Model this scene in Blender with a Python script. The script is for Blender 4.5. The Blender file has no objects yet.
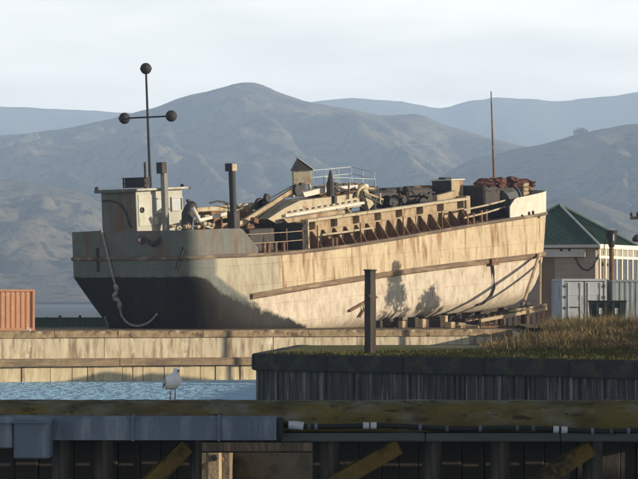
import bpy, bmesh, math, random
import numpy as np
from mathutils import Vector, Matrix, noise
random.seed(7)
R = math.radians
sc = bpy.context.scene
col = sc.collection

# ------------------------------------------------------------------ camera, sky, sun, exposure
F, ZC, HY, CX = 3035.0, 1.8, 300.0, 319.0      # focal length in photo pixels, eye height, horizon row, centre column
cam_d = bpy.data.cameras.new('camera'); cam = bpy.data.objects.new('camera', cam_d); col.objects.link(cam)
cam_d.sensor_width = 36; cam_d.lens = 36 * F / 638; cam_d.clip_start = 0.5; cam_d.clip_end = 90000
cam.location = (0, 0, ZC); cam.rotation_euler = (R(90) + math.atan((HY - 239.5) / F), 0, 0)
sc.camera = cam

SUN_AZ, SUN_EL = R(13), R(11.5)                # sun low on the right, a little in front
sun_dir = Vector((math.cos(SUN_AZ) * math.cos(SUN_EL), -math.sin(SUN_AZ) * math.cos(SUN_EL), math.sin(SUN_EL)))
sl = bpy.data.lights.new('sun', 'SUN'); so = bpy.data.objects.new('sun', sl); col.objects.link(so)
sl.energy = 5.0; sl.angle = R(0.5); sl.color = (1.0, 0.845, 0.63)
so.rotation_euler = (-sun_dir).to_track_quat('-Z', 'Y').to_euler()
so.location = (60, -20, 60)
world = bpy.data.worlds.new('World'); sc.world = world; world.use_nodes = True
nt = world.node_tree; nt.nodes.clear()
sky = nt.nodes.new('ShaderNodeTexSky'); sky.sky_type = 'NISHITA'; sky.sun_disc = False
sky.sun_elevation = SUN_EL; sky.sun_rotation = math.atan2(sun_dir.x, sun_dir.y)
sky.air_density = 1.0; sky.dust_density = 1.2; sky.ozone_density = 1.5
# thin high cloud, everywhere on the dome
tc = nt.nodes.new('ShaderNodeTexCoord'); mp = nt.nodes.new('ShaderNodeMapping'); mp.inputs['Scale'].default_value = (3, 3, 14)
nz = nt.nodes.new('ShaderNodeTexNoise'); nz.inputs['Scale'].default_value = 3.0; nz.inputs['Detail'].default_value = 5
rp = nt.nodes.new('ShaderNodeValToRGB'); rp.color_ramp.elements[0].position = 0.30; rp.color_ramp.elements[1].position = 0.75
rp.color_ramp.elements[0].color = (0.62, 0.62, 0.62, 1); rp.color_ramp.elements[1].color = (1, 1, 1, 1)
mx = nt.nodes.new('ShaderNodeMixRGB'); mx.inputs[2].default_value = (41.5, 38.6, 34.0, 1)
bg = nt.nodes.new('ShaderNodeBackground'); bg.inputs['Strength'].default_value = 0.043
wo = nt.nodes.new('ShaderNodeOutputWorld')
nt.links.new(tc.outputs['Generated'], mp.inputs['Vector']); nt.links.new(mp.outputs[0], nz.inputs['Vector'])
nt.links.new(nz.outputs[0], rp.inputs[0]); 
sz = nt.nodes.new('ShaderNodeSeparateXYZ'); nt.links.new(tc.outputs['Generated'], sz.inputs[0])   # the veil of cloud thins towards the zenith, all the way round
zr0 = nt.nodes.new('ShaderNodeMapRange'); zr0.inputs[1].default_value = 0.02; zr0.inputs[2].default_value = 0.22; zr0.inputs[3].default_value = .95; zr0.inputs[4].default_value = .02
nt.links.new(sz.outputs[2], zr0.inputs[0]); ml = nt.nodes.new('ShaderNodeMath'); ml.operation = 'MULTIPLY'
nt.links.new(rp.outputs[0], ml.inputs[0]); nt.links.new(zr0.outputs[0], ml.inputs[1]); nt.links.new(ml.outputs[0], mx.inputs[0])
nt.links.new(sky.outputs[0], mx.inputs[1]); nt.links.new(mx.outputs[0], bg.inputs[0]); nt.links.new(bg.outputs[0], wo.inputs[0])
sc.view_settings.view_transform = 'Standard'; sc.view_settings.look = 'None'; sc.view_settings.gamma = 1
sc.view_settings.exposure = 1.15
sc.cycles.max_bounces = 6; sc.cycles.volume_bounces = 1; sc.cycles.use_denoising = True
HAZE = 1.35e-4

# ------------------------------------------------------------------ helpers
def at(px, py, Y):                              # photo pixel at a known distance -> world point
    return Vector(((px - CX) / F * Y, Y, ZC + (HY - py) / F * Y))

def gx(px, Y): return (px - CX) / F * Y

class MB:
    def __init__(s): s.v = []; s.f = []; s.m = []; s.uv = None
    def add(s, vs, fs, m=0):
        o = len(s.v); s.v += [tuple(p) for p in vs]
        for f in fs: s.f.append(tuple(i + o for i in f)); s.m.append(m)
        return s
    def box(s, c, d, rot=None, m=0, taper=1.0):
        hx, hy, hz = d[0] / 2, d[1] / 2, d[2] / 2
        vs = []
        for z, k in ((-hz, 1), (hz, taper)):
            for x, y in ((-hx, -hy), (hx, -hy), (hx, hy), (-hx, hy)): vs.append(Vector((x * k, y * k, z)))
        M = Matrix.Identity(3) if rot is None else rot
        vs = [M @ p + Vector(c) for p in vs]
        return s.add(vs, [(0, 3, 2, 1), (4, 5, 6, 7), (0, 1, 5, 4), (1, 2, 6, 5), (2, 3, 7, 6), (3, 0, 4, 7)], m)
    def cbox(s, c, d, b=0.03, rot=None, m=0):   # box with chamfered edges
        hx, hy, hz = d[0] / 2, d[1] / 2, d[2] / 2
        b = min(b, hx * .8, hy * .8, hz * .8)
        def ring(x, y, z, bb): return [Vector(p) for p in ((-x + bb, -y, z), (x - bb, -y, z), (x, -y + bb, z), (x, y - bb, z), (x - bb, y, z), (-x + bb, y, z), (-x, y - bb, z), (-x, -y + bb, z))]
        rs = ring(hx - b, hy - b, -hz, b * .5) + ring(hx, hy, -hz + b, b) + ring(hx, hy, hz - b, b) + ring(hx - b, hy - b, hz, b * .5)
        M = Matrix.Identity(3) if rot is None else rot
        rs = [M @ p + Vector(c) for p in rs]
        fs = [tuple(range(7, -1, -1)), tuple(range(24, 32))]
        for k in range(3):
            for i in range(8): fs.append((k * 8 + i, k * 8 + (i + 1) % 8, k * 8 + 8 + (i + 1) % 8, k * 8 + 8 + i))
        return s.add(rs, fs, m)
    def tube(s, pts, r, n=8, m=0, caps=True):
        pts = [Vector(p) for p in pts]; k = len(pts)
        rr = r if isinstance(r, (list, tuple)) else [r] * k
        ring = []
        for i, p in enumerate(pts):
            t = (pts[min(i + 1, k - 1)] - pts[max(i - 1, 0)]).normalized()
            a = t.cross(Vector((0, 0, 1)))
            if a.length < 1e-3: a = t.cross(Vector((1, 0, 0)))
            a.normalize(); b = a.cross(t)
            for j in range(n):
                w = 2 * math.pi * (j + .5) / n
                ring.append(p + a * math.cos(w) * rr[i] + b * math.sin(w) * rr[i])
        fs = []
        for i in range(k - 1):
            for j in range(n): fs.append((i * n + j, i * n + (j + 1) % n, i * n + n + (j + 1) % n, i * n + n + j))
        if caps: fs += [tuple(range(n - 1, -1, -1)), tuple(range((k - 1) * n, k * n))]
        return s.add(ring, fs, m)
    def bar(s, a, b, w, h, m=0):                # rectangular bar between two points
        a = Vector(a); b = Vector(b); t = (b - a).normalized()
        u = t.cross(Vector((0, 0, 1)))
        if u.length < 1e-3: u = Vector((0, 1, 0))
        u.normalize(); v = u.cross(t)
        vs = [p + u * x * w / 2 + v * y * h / 2 for p in (a, b) for x, y in ((-1, -1), (1, -1), (1, 1), (-1, 1))]
        return s.add(vs, [(0, 3, 2, 1), (4, 5, 6, 7), (0, 1, 5, 4), (1, 2, 6, 5), (2, 3, 7, 6), (3, 0, 4, 7)], m)
    def lathe(s, prof, c=(0, 0, 0), n=16, m=0, rot=None):
        M = Matrix.Identity(3) if rot is None else rot
        vs = [M @ Vector((r * math.cos(2 * math.pi * j / n), r * math.sin(2 * math.pi * j / n), z)) + Vector(c) for r, z in prof for j in range(n)]
        fs = [(i * n + j, i * n + (j + 1) % n, i * n + n + (j + 1) % n, i * n + n + j) for i in range(len(prof) - 1) for j in range(n)]
        if prof[0][0] > 1e-4: fs.append(tuple(range(n - 1, -1, -1)))
        if prof[-1][0] > 1e-4: fs.append(tuple(range((len(prof) - 1) * n, len(prof) * n)))
        return s.add(vs, fs, m)
    def ball(s, c, r, n=14, m=0, sz=1.0):
        k = n // 2
        return s.lathe([(max(r * math.sin(math.pi * i / k), 1e-5), -r * sz * math.cos(math.pi * i / k)) for i in range(k + 1)], c, n, m)
    def prism(s, poly, axis, d0, d1, m=0):      # poly: 2D points; extruded along an axis
        def P(a, b, d): return {'x': (d, a, b), 'y': (a, d, b), 'z': (a, b, d)}[axis]
        n = len(poly); vs = [P(a, b, d0) for a, b in poly] + [P(a, b, d1) for a, b in poly]
        fs = [tuple(range(n - 1, -1, -1)), tuple(range(n, 2 * n))] + [(i, (i + 1) % n, n + (i + 1) % n, n + i) for i in range(n)]
        return s.add(vs, fs, m)
    def build(s, name, mat, parent=None, smooth=False, recalc=True, angle=None, merge=False):
        me = bpy.data.meshes.new(name); me.from_pydata(s.v, [], s.f)
        ms = mat if isinstance(mat, (list, tuple)) else [mat]
        for q in ms: me.materials.append(q)
        if len(ms) > 1: me.polygons.foreach_set('material_index', s.m)
        if recalc or merge:
            bm = bmesh.new(); bm.from_mesh(me)
            if merge: bmesh.ops.remove_doubles(bm, verts=bm.verts, dist=1e-4)
            if recalc: bmesh.ops.recalc_face_normals(bm, faces=bm.faces)
            bm.to_mesh(me); bm.free()
        if smooth or angle is not None:
            me.polygons.foreach_set('use_smooth', [True] * len(me.polygons))
            if angle is not None: me.set_sharp_from_angle(angle=R(angle))
        me.update()
        o = bpy.data.objects.new(name, me); col.objects.link(o)
        if parent: o.parent = parent
        return o

def tag(o, label=None, cat=None, group=None, kind=None):
    for k, v in (('label', label), ('category', cat), ('group', group), ('kind', kind)):
        if v: o[k] = v
    return o
def thing(name, label, cat, loc=(0, 0, 0), rz=0, group=None):
    o = bpy.data.objects.new(name, None); col.objects.link(o); o.empty_display_size = .2
    o.location = loc; o.rotation_euler = (0, 0, rz)
    return tag(o, label, cat, group)
def child_copy(o, parent, loc=None, name=None):
    c = o.copy(); col.objects.link(c); c.parent = parent
    if loc is not None: c.location = loc
    return c
def dup(root, loc, rz=None, label=None):
    r = root.copy(); col.objects.link(r); r.location = loc
    if rz is not None: r.rotation_euler = (0, 0, rz)
    if label: r['label'] = label
    for ch in list(root.children):
        c = ch.copy(); col.objects.link(c); c.parent = r
        for g in ch.children:
            d = g.copy(); col.objects.link(d); d.parent = c
    return r

# ------------------------------------------------------------------ materials
def mat(name, c1, c2=None, scale=2.0, c3=None, t3=0.6, s3=1.2, rough=.8, bump=.25, bscale=12., stretch=(1, 1, 1), metal=0., coords='Object', detail=6, w3=.12, spec=.3, c4=None, t4=.62, s4=6., w4=.10, c5=None, s5=.05, t5=.58, bdist=.03, stretch3=None, xm=None, layers=(), plates=False):
    m = bpy.data.materials.new(name); m.use_nodes = True
    N = m.node_tree.nodes; L = m.node_tree.links; p = N['Principled BSDF']
    p.inputs['Roughness'].default_value = rough; p.inputs['Metallic'].default_value = metal
    p.inputs['Specular IOR Level'].default_value = spec
    tc = N.new('ShaderNodeTexCoord'); mp = N.new('ShaderNodeMapping'); mp.inputs['Scale'].default_value = stretch
    L.new(tc.outputs[coords], mp.inputs['Vector'])
    c2 = c2 or c1
    def nz(s, d=detail, st=None):
        n = N.new('ShaderNodeTexNoise'); n.inputs['Scale'].default_value = s; n.inputs['Detail'].default_value = d; n.inputs['Roughness'].default_value = .62
        if st is None: L.new(mp.outputs[0], n.inputs['Vector'])
        else:
            q = N.new('ShaderNodeMapping'); q.inputs['Scale'].default_value = st; L.new(tc.outputs[coords], q.inputs['Vector']); L.new(q.outputs[0], n.inputs['Vector'])
        return n.outputs[0]
    def ramp(src, a, b):
        r = N.new('ShaderNodeMapRange'); r.inputs[1].default_value = a; r.inputs[2].default_value = b; r.clamp = True; L.new(src, r.inputs[0]); return r.outputs[0]
    def mixc(f, a, b):
        x = N.new('ShaderNodeMixRGB'); L.new(f, x.inputs[0])
        for i, q in ((1, a), (2, b)):
            if isinstance(q, tuple): x.inputs[i].default_value = (*q, 1)
            else: L.new(q, x.inputs[i])
        return x.outputs[0]
    c = mixc(ramp(nz(scale), .33, .67), c1, c2)
    if c3: c = mixc(ramp(nz(s3, st=stretch3), t3 - w3 / 2, t3 + w3 / 2), c, c3)
    if c4: c = mixc(ramp(nz(s4), t4 - w4 / 2, t4 + w4 / 2), c, c4)
    if c5: c = mixc(ramp(nz(s5, 9), t5 - .03, t5 + .03), c, c5)
    if xm:                                       # another coat of paint abaft a seam at x = xm[0]
        sx = N.new('ShaderNodeSeparateXYZ'); L.new(tc.outputs[coords], sx.inputs[0])
        ad = N.new('ShaderNodeMath'); ad.operation = 'MULTIPLY_ADD'; L.new(nz(1.5, st=(.3, 1, 1)), ad.inputs[0]); ad.inputs[1].default_value = xm[2]; L.new(sx.outputs[0], ad.inputs[2])
        c = mixc(ramp(ad.outputs[0], xm[0] + xm[2] * .5 - .03, xm[0] + xm[2] * .5 + .03), mixc(ramp(nz(2.0, st=(1, 1, .3)), .42, .72), xm[1], xm[3]), c)
    for (attr, ca, cb_, cr, sc_, rag) in layers:   # coats of paint, and a painted stern shade, placed by a mesh attribute, ragged at their edge
        at_ = N.new('ShaderNodeAttribute'); at_.attribute_name = attr
        q = N.new('ShaderNodeMath'); q.operation = 'MULTIPLY_ADD'; L.new(nz(sc_ * 2.2, 9), q.inputs[0]); q.inputs[1].default_value = rag; L.new(at_.outputs['Fac'], q.inputs[2])
        coat = mixc(ramp(nz(sc_), .35, .65), ca, cb_); coat = mixc(ramp(nz(sc_ * 1.7, st=(1, 1, .22)), .57, .72), coat, cr)
        c = mixc(ramp(q.outputs[0], .5 + rag * .5 - .10, .5 + rag * .5 + .10), c, coat)
    hgt = None
    if plates:                                   # butts and seams of the plating
        sx2 = N.new('ShaderNodeSeparateXYZ'); L.new(tc.outputs[coords], sx2.inputs[0]); cb2 = N.new('ShaderNodeCombineXYZ')
        L.new(sx2.outputs[0], cb2.inputs[0]); L.new(sx2.outputs[2], cb2.inputs[1])
        br = N.new('ShaderNodeTexBrick'); br.inputs['Scale'].default_value = 1; br.inputs['Mortar Size'].default_value = .022; br.inputs['Mortar Smooth'].default_value = .6
        br.inputs['Brick Width'].default_value = 3.1; br.inputs['Row Height'].default_value = 1.28; L.new(cb2.outputs[0], br.inputs['Vector'])
        fm = N.new('ShaderNodeMath'); fm.operation = 'MULTIPLY'; L.new(br.outputs['Fac'], fm.inputs[0]); L.new(ramp(nz(.8), .35, .75), fm.inputs[1])
        mu = N.new('ShaderNodeMixRGB'); mu.blend_type = 'MULTIPLY'; L.new(fm.outputs[0], mu.inputs[0]); L.new(c, mu.inputs[1]); mu.inputs[2].default_value = (.62, .50, .40, 1); c = mu.outputs[0]; hgt = br.outputs['Fac']
    L.new(c, p.inputs['Base Color'])
    if bump:
        b = N.new('ShaderNodeBump'); b.inputs['Strength'].default_value = bump; b.inputs['Distance'].default_value = bdist
        
        if hgt is None: L.new(nz(bscale), b.inputs['Height'])
        else:
            h1 = N.new('ShaderNodeMath'); h1.operation = 'MULTIPLY_ADD'; L.new(hgt, h1.inputs[0]); h1.inputs[1].default_value = -.5; L.new(nz(bscale), h1.inputs[2])
            h2 = N.new('ShaderNodeMath'); h2.operation = 'MULTIPLY_ADD'; L.new(nz(.55, 2), h2.inputs[0]); h2.inputs[1].default_value = 4.0; L.new(h1.outputs[0], h2.inputs[2]); L.new(h2.outputs[0], b.inputs['Height'])
        L.new(b.outputs[0], p.inputs['Normal'])
    m['_out'] = 0
    return m

# ------------------------------------------------------------------ materials of the place
M = {}
M['hill'] = mat('dry hill grass', (.16, .135, .085), (.095, .092, .06), scale=.0035, c3=(.04, .05, .034), s3=.010, t3=.54, w3=.12, c4=(.205, .165, .105), s4=.0045, t4=.60, w4=.22, bump=.9, bscale=.022, bdist=16, rough=.95, spec=0, detail=11, c5=(.026, .034, .022), s5=.034, t5=.565)
M['foothill'] = mat('dry foothill grass', (.135, .115, .075), (.085, .08, .052), scale=.005, c3=(.055, .062, .04), s3=.013, t3=.56, w3=.12, c4=(.20, .165, .105), s4=.006, t4=.58, w4=.25, bump=.9, bscale=.035, bdist=9, rough=.95, spec=0, detail=11, c5=(.034, .04, .026), s5=.055, t5=.57)
M['farhill'] = mat('far hill scrub', (.11, .13, .09), (.07, .09, .065), scale=.003, bump=0, rough=1, spec=0)
M['earth'] = mat('trodden earth', (.17, .125, .075), (.10, .075, .05), scale=.7, c3=(.09, .085, .04), s3=.25, t3=.58, bump=.5, bscale=5, rough=.95, spec=.1)
M['turf'] = mat('short turf', (.075, .085, .025), (.12, .105, .035), scale=.9, c3=(.16, .13, .05), s3=.5, t3=.6, bump=.6, bscale=20, rough=.95, spec=.1)
M['path'] = mat('worn grey path', (.13, .12, .09), (.09, .09, .06), scale=1.5, bump=.3, rough=.9)
M['blade'] = mat('turf blade', (.055, .06, .018), (.085, .075, .028), scale=.6, bump=0, rough=.9, spec=.1)
M['dry'] = mat('dry grass blade', (.23, .165, .085), (.14, .105, .055), scale=.8, c3=(.075, .072, .03), s3=.45, t3=.55, bump=0, rough=.9, spec=.1)
M['coping'] = mat('weathered coping', (.29, .215, .125), (.16, .115, .065), scale=2.2, c3=(.08, .055, .035), s3=2.5, t3=.6, c4=(.42, .36, .25), s4=1.5, t4=.66, bump=.8, bscale=9)
M['concrete'] = mat('stained quay concrete', (.50, .435, .32), (.39, .325, .225), scale=1.2, stretch=(1, 1, .45), c3=(.19, .14, .09), s3=2.2, t3=.57, w3=.18, stretch3=(1, 1, .16), c4=(.56, .51, .39), s4=1.1, t4=.64, bump=.5, bscale=10)
M['ledge'] = mat('timber waling', (.25, .185, .11), (.17, .125, .075), scale=2, c3=(.12, .09, .06), s3=1.4, t3=.57, stretch3=(.3, 1, 3), bump=.6, bscale=8)
M['pile'] = mat('sheet piling crust', (.50, .42, .28), (.38, .31, .195), scale=2, stretch=(1, 1, .35), c3=(.17, .11, .055), s3=2.6, t3=.58, w3=.15, stretch3=(1, 1, .18), bump=.5, bscale=10)
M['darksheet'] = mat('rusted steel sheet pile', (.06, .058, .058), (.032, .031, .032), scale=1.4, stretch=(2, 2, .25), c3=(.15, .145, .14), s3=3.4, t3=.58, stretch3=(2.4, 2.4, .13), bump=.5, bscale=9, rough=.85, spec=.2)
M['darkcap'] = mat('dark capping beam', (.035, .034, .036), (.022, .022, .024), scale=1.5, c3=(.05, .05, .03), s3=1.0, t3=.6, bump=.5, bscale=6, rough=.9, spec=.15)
M['postwood'] = mat('old post timber', (.065, .055, .05), (.035, .03, .028), scale=3, stretch=(1.5, 1.5, .2), bump=.7, bscale=14, rough=.9, spec=.15)

# water
def water_mat():
    m = bpy.data.materials.new('harbour water'); m.use_nodes = True; N = m.node_tree.nodes; L = m.node_tree.links; p = N['Principled BSDF']
    p.inputs['Base Color'].default_value = (.25, .43, .58, 1); p.inputs['Roughness'].default_value = .45; p.inputs['IOR'].default_value = 1.33; p.inputs['Specular IOR Level'].default_value = .25
    tc = N.new('ShaderNodeTexCoord'); mp = N.new('ShaderNodeMapping'); mp.inputs['Scale'].default_value = (1, .5, 1); L.new(tc.outputs['Object'], mp.inputs[0])
    a = N.new('ShaderNodeTexNoise'); a.inputs['Scale'].default_value = 1.6; a.inputs['Detail'].default_value = 4; L.new(mp.outputs[0], a.inputs['Vector'])
    b = N.new('ShaderNodeBump'); b.inputs['Strength'].default_value = 1.0; b.inputs['Distance'].default_value = .9
    L.new(a.outputs[0], b.inputs['Height']); L.new(b.outputs[0], p.inputs['Normal'])
    return m
M['water'] = water_mat()

# ------------------------------------------------------------------ hills
def lerp_tab(tab, x):
    return float(np.interp(x, [p[0] for p in tab], [p[1] for p in tab]))
def smooth_tab(tab):                            # finer, rounded ridge line
    xs = np.array([p[0] for p in tab], float); ys = np.array([p[1] for p in tab], float)
    X = np.arange(xs[0], xs[-1], 4.0); Y = np.interp(X, xs, ys)
    k = np.ones(5) / 5; Yp = np.pad(Y, 2, mode='edge'); Y = np.convolve(Yp, k, 'valid')
    return X, Y
HK = 3.0                                        # the hills stand kilometres off
def ridge(name, tab, D, depth, m, rough, wl, seed, nx=260, ny=90, spur=.35, jag=.5):
    X, Y = smooth_tab(tab)
    xs = np.linspace(X[0], X[-1], nx)
    vs = []; D, depth, rough, wl = D * HK, depth * HK, rough * HK, wl * HK; W = D / F
    for j in range(ny + 1):
        t = j / ny * 1.25
        y = D - depth + depth * t
        for px in xs:
            x = (px - CX) * W
            H = (HY - float(np.interp(px, X, Y))) * W + ZC
            H += jag * W * 2.2 * noise.fractal(Vector((px * .035, seed, 0)), 1.0, 2.0, 5)
            if t <= 1: prof = t ** 1.15
            else: prof = 1 - (t - 1) * 1.6
            wx = x / wl; wy = y / wl
            warp = noise.noise(Vector((wx * .6, wy * .6, seed + 9))) * .8
            n = noise.ridged_multi_fractal(Vector((wx + warp + .35 * wy, wy * .30 + warp, seed)), 1.05, 2.1, 6, 1.0, 1.7) - 1.0
            env = max(0.0, math.sin(math.pi * min(t, 1.0))) ** .8
            z = H * prof + n * rough * env * (spur + t * .6)
            # never above the sight line of the crest
            if t < 1: z = min(z, (H - ZC) * (y / D) * .985 + ZC if t > .8 else z)
            vs.append((x, y, max(z, -2)))
    fs = [(j * nx + i, j * nx + i + 1, (j + 1) * nx + i + 1, (j + 1) * nx + i) for j in range(ny) for i in range(nx - 1)]
    mb = MB(); mb.add(vs, fs)
    o = mb.build(name, m, smooth=True, recalc=False)
    return tag(o, kind='structure')
ridge('far_range', [(-420, 118), (-200, 112), (-60, 108), (0, 106), (50, 108), (110, 112), (190, 118), (260, 110), (320, 100), (350, 98), (400, 101), (440, 109), (470, 100), (500, 97), (560, 101), (600, 97), (638, 92), (720, 96), (900, 108), (1060, 120)], 4000, 1100, M['farhill'], 40, 260, 3.1, ny=40, jag=.8)
ridge('main_hill', [(-420, 150), (-200, 146), (-60, 140), (0, 136), (60, 129), (110, 119), (160, 105), (190, 94), (215, 90), (232, 84), (246, 81), (262, 84), (276, 91), (300, 99), (340, 107), (380, 115), (398, 114), (420, 114), (450, 127), (490, 138), (540, 150), (620, 168), (760, 190), (1060, 220)], 2300, 950, M['hill'], 46, 95, 1.7, nx=420, ny=150)
ridge('east_hill', [(330, 235), (400, 200), (440, 176), (470, 160), (500, 152), (530, 147), (560, 139), (600, 129), (625, 124), (650, 123), (720, 130), (850, 140), (1060, 160)], 1750, 600, M['hill'], 26, 75, 5.3, nx=260, ny=110)
ridge('foothill', [(-420, 200), (-200, 176), (-60, 172), (0, 178), (40, 184), (80, 192), (110, 206), (140, 226), (165, 250), (200, 290), (260, 300)], 1500, 480, M['foothill'], 26, 60, 8.2, nx=220, ny=110)
ridge('low_hill', [(400, 300), (470, 240), (510, 208), (545, 199), (575, 196), (600, 203), (638, 218), (700, 224), (820, 215), (1060, 230)], 1300, 350, M['foothill'], 8, 55, 11.4, nx=160, ny=60)

# a tree standing on the eastern ridge is small enough to be one crown with a trunk (built with the other trees below)

# ------------------------------------------------------------------ ground, water, quay
QA = R(22); QD = Vector((math.cos(QA), math.sin(QA), 0)); QN = Vector((math.sin(QA), -math.cos(QA), 0))
Q0 = Vector((gx(0, 172), 172, 0))
def quay(r, out=0, z=0): p = Q0 + QD * r + QN * out; return Vector((p.x, p.y, z))
RL, RK = -30, 32.2
C1 = Vector((-2.1, 101, 0)); C2 = Vector((-.75, 120, 0)); C3 = Vector((9.5, 122, 0))
CE = C1 + Vector((1, -1.0, 0)).normalized() * 45
edge = [Vector((-12500, quay(RL).y, 0)), quay(RL), quay(RK), C3, C2, C1, CE, Vector((12500, CE.y, 0)), Vector((12500, 268, 0)), Vector((-12500, 268, 0))]
bm = bmesh.new(); fv = [bm.verts.new((p.x, p.y, 0)) for p in edge]; f = bm.faces.new(fv)
if f.normal.z < 0 or True:
    bm.normal_update()
    if f.normal.z < 0: f.normal_flip()
bmesh.ops.triangulate(bm, faces=bm.faces)
me = bpy.data.meshes.new('ground'); bm.to_mesh(me); bm.free(); me.materials.append(M['earth'])
g = bpy.data.objects.new('ground', me); col.objects.link(g); tag(g, kind='structure')
WZ = -2.85
mb = MB().add([(-12500, -700, WZ), (12500, -700, WZ), (12500, 266, WZ), (-12500, 266, WZ)], [(0, 1, 2, 3)])
tag(mb.build('water', M['water'], recalc=False), kind='structure')
M['bay'] = mat('pale tidal flat', (.10, .125, .15), (.08, .10, .12), scale=.01, stretch=(.3, 1, 1), bump=0, rough=.6)
mb = MB().add([(-12500, 266, WZ), (12500, 266, WZ), (12500, 13500, WZ), (-12500, 13500, WZ)], [(0, 1, 2, 3)])
tag(mb.build('tidal_flat', M['bay'], recalc=False), kind='structure')

# quay wall: coping blocks, concrete panels, timber waling, sheet piles
qw = thing('quay_wall', 'long sunlit quay wall of stained concrete panels across the water', 'quay wall', quay(0), QA)
def run(name, r0, r1, lens, y0, y1, z0, z1, m, gap=.02, jit=0.0, cham=.02, rough_=0):
    r = r0; k = 0
    while r < r1:
        ln = min(lens() if callable(lens) else lens, r1 - r)
        if ln < .08: break
        dy = random.uniform(-jit, jit); dz = random.uniform(-jit, jit) * .6
        if rough_:                               # edges worn: short stations, each corner nibbled
            n_ = max(4, int(ln / .22)); vs = []; w = ln - gap
            for i in range(n_ + 1):
                x = -w / 2 + w * i / n_
                for j, (yy, z_) in enumerate(((y0, z0), (y0, z1 - cham), (y0 + cham, z1), (y1, z1), (y1, z0))):
                    nn = noise.fractal(Vector(((r + x) * 2.3, j * 1.7, z0 * 3)), .8, 2.2, 4) * rough_; e = abs(noise.noise(Vector(((r + x) * 1.1, j, 5)))) ** 2 * rough_ * 2.2
                    vs.append((x, yy + dy + (nn + e if j < 3 else 0), z_ + dz + (nn - e if j in (1, 2) else 0)))
            b = MB().add(vs, [(i * 5 + j, i * 5 + (j + 1) % 5, i * 5 + 5 + (j + 1) % 5, i * 5 + 5 + j) for i in range(n_) for j in range(5)] + [(0, 1, 2, 3, 4), tuple(range(n_ * 5, n_ * 5 + 5))])
        else: b = MB().cbox(((0), (y0 + y1) / 2 + dy, (z0 + z1) / 2 + dz), (ln - gap, y1 - y0, z1 - z0), cham)
        o = b.build(name, m, qw); o.location = (r + ln / 2, 0, 0); r += ln; k += 1
# local y: negative = towards the water
run('coping_block', -30, 32.2, lambda: random.choice((3.8, 5.2, 6.6)), -.12, .75, -.36, .035, M['coping'], .025, .02, .05, .045)
run('wall_panel', -30, 32.2, lambda: random.choice((6.2, 8.6, 10.4)), .0, .5, -1.55, -.362, M['concrete'], .03, .012, .03, .02)
run('waling_beam', -30, 32.2, lambda: random.choice((5.2, 7.1, 8.8)), -.42, .30, -1.99, -1.56, M['ledge'], .035, .02, .05, .03)
run('sheet_pile', -30, 22, lambda: random.choice((.62, .92, 1.3, 1.7, 2.1)), -.15, .2, -3.4, -1.98, M['pile'], .045, .035, .04, .03)
b = MB().box((2, .45, -2.6), (64, .4, 1.6)); b.box((2, .62, -.9), (64, .4, 1.5))
b.build('backing', M['darkcap'], qw)

# promontory edge: cap beam and corrugated steel sheet piles
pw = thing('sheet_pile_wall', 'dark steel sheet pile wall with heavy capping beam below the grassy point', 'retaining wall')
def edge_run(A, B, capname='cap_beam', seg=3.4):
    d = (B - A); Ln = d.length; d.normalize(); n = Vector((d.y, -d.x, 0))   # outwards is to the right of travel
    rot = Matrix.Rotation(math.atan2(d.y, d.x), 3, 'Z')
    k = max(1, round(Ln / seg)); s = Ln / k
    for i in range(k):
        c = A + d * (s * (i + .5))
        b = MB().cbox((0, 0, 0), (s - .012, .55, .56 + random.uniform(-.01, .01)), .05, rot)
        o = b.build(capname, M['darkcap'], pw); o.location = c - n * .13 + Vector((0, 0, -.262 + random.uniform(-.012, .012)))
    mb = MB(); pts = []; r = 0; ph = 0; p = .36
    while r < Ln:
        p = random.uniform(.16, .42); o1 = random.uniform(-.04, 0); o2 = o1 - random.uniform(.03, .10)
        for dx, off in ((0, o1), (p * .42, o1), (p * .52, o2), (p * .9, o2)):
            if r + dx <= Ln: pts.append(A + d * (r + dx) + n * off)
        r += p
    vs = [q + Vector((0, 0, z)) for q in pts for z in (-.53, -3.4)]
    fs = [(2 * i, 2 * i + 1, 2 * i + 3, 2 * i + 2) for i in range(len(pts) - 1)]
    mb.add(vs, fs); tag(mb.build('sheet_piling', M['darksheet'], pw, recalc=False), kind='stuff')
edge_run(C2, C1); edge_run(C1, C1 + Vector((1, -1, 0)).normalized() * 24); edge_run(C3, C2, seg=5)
# far side of the basin mouth, turned away from the camera
bw = thing('basin_wall', 'short concrete basin wall joining the quay to the grassy point', 'basin wall')
a_, b_ = quay(RK), C3; dd = (b_ - a_).normalized(); rz_ = math.atan2(dd.y, dd.x)
MB().cbox(((a_ + b_) / 2 + Vector((.2, 0, -1.65))), ((a_ - b_).length, .5, 3.2), .04, Matrix.Rotation(rz_, 3, 'Z')).build('wall_panel', M['concrete'], bw)

# turf on the point, a worn path, and the rough grass mound
def sheet(name, poly, z, m, kind='structure'):
    bm = bmesh.new(); f = bm.faces.new([bm.verts.new((x, y, z)) for x, y in poly]); bm.normal_update()
    if f.normal.z < 0: f.normal_flip()
    bmesh.ops.triangulate(bm, faces=bm.faces)
    me = bpy.data.meshes.new(name); bm.to_mesh(me); bm.free(); me.materials.append(m)
    o = bpy.data.objects.new(name, me); col.objects.link(o); return tag(o, kind=kind)
din = Vector((1, -1, 0)).normalized(); nin = Vector((1, 1, 0)).normalized()
T = [C1 + nin * .4 + din * .1, C1 + nin * .4 + din * 30, Vector((26, 100, 0)), Vector((26, 121, 0)), Vector((9.4, 121.5, 0)), C2 + Vector((.35, -.4, 0))]
sheet('turf', [(p.x, p.y) for p in T], .008, M['turf'])
sheet('path', [(3.9, 114.2), (12, 113.5), (12, 117.5), (6, 118.6), (4.2, 118.2)], .016, M['path'])
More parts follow.
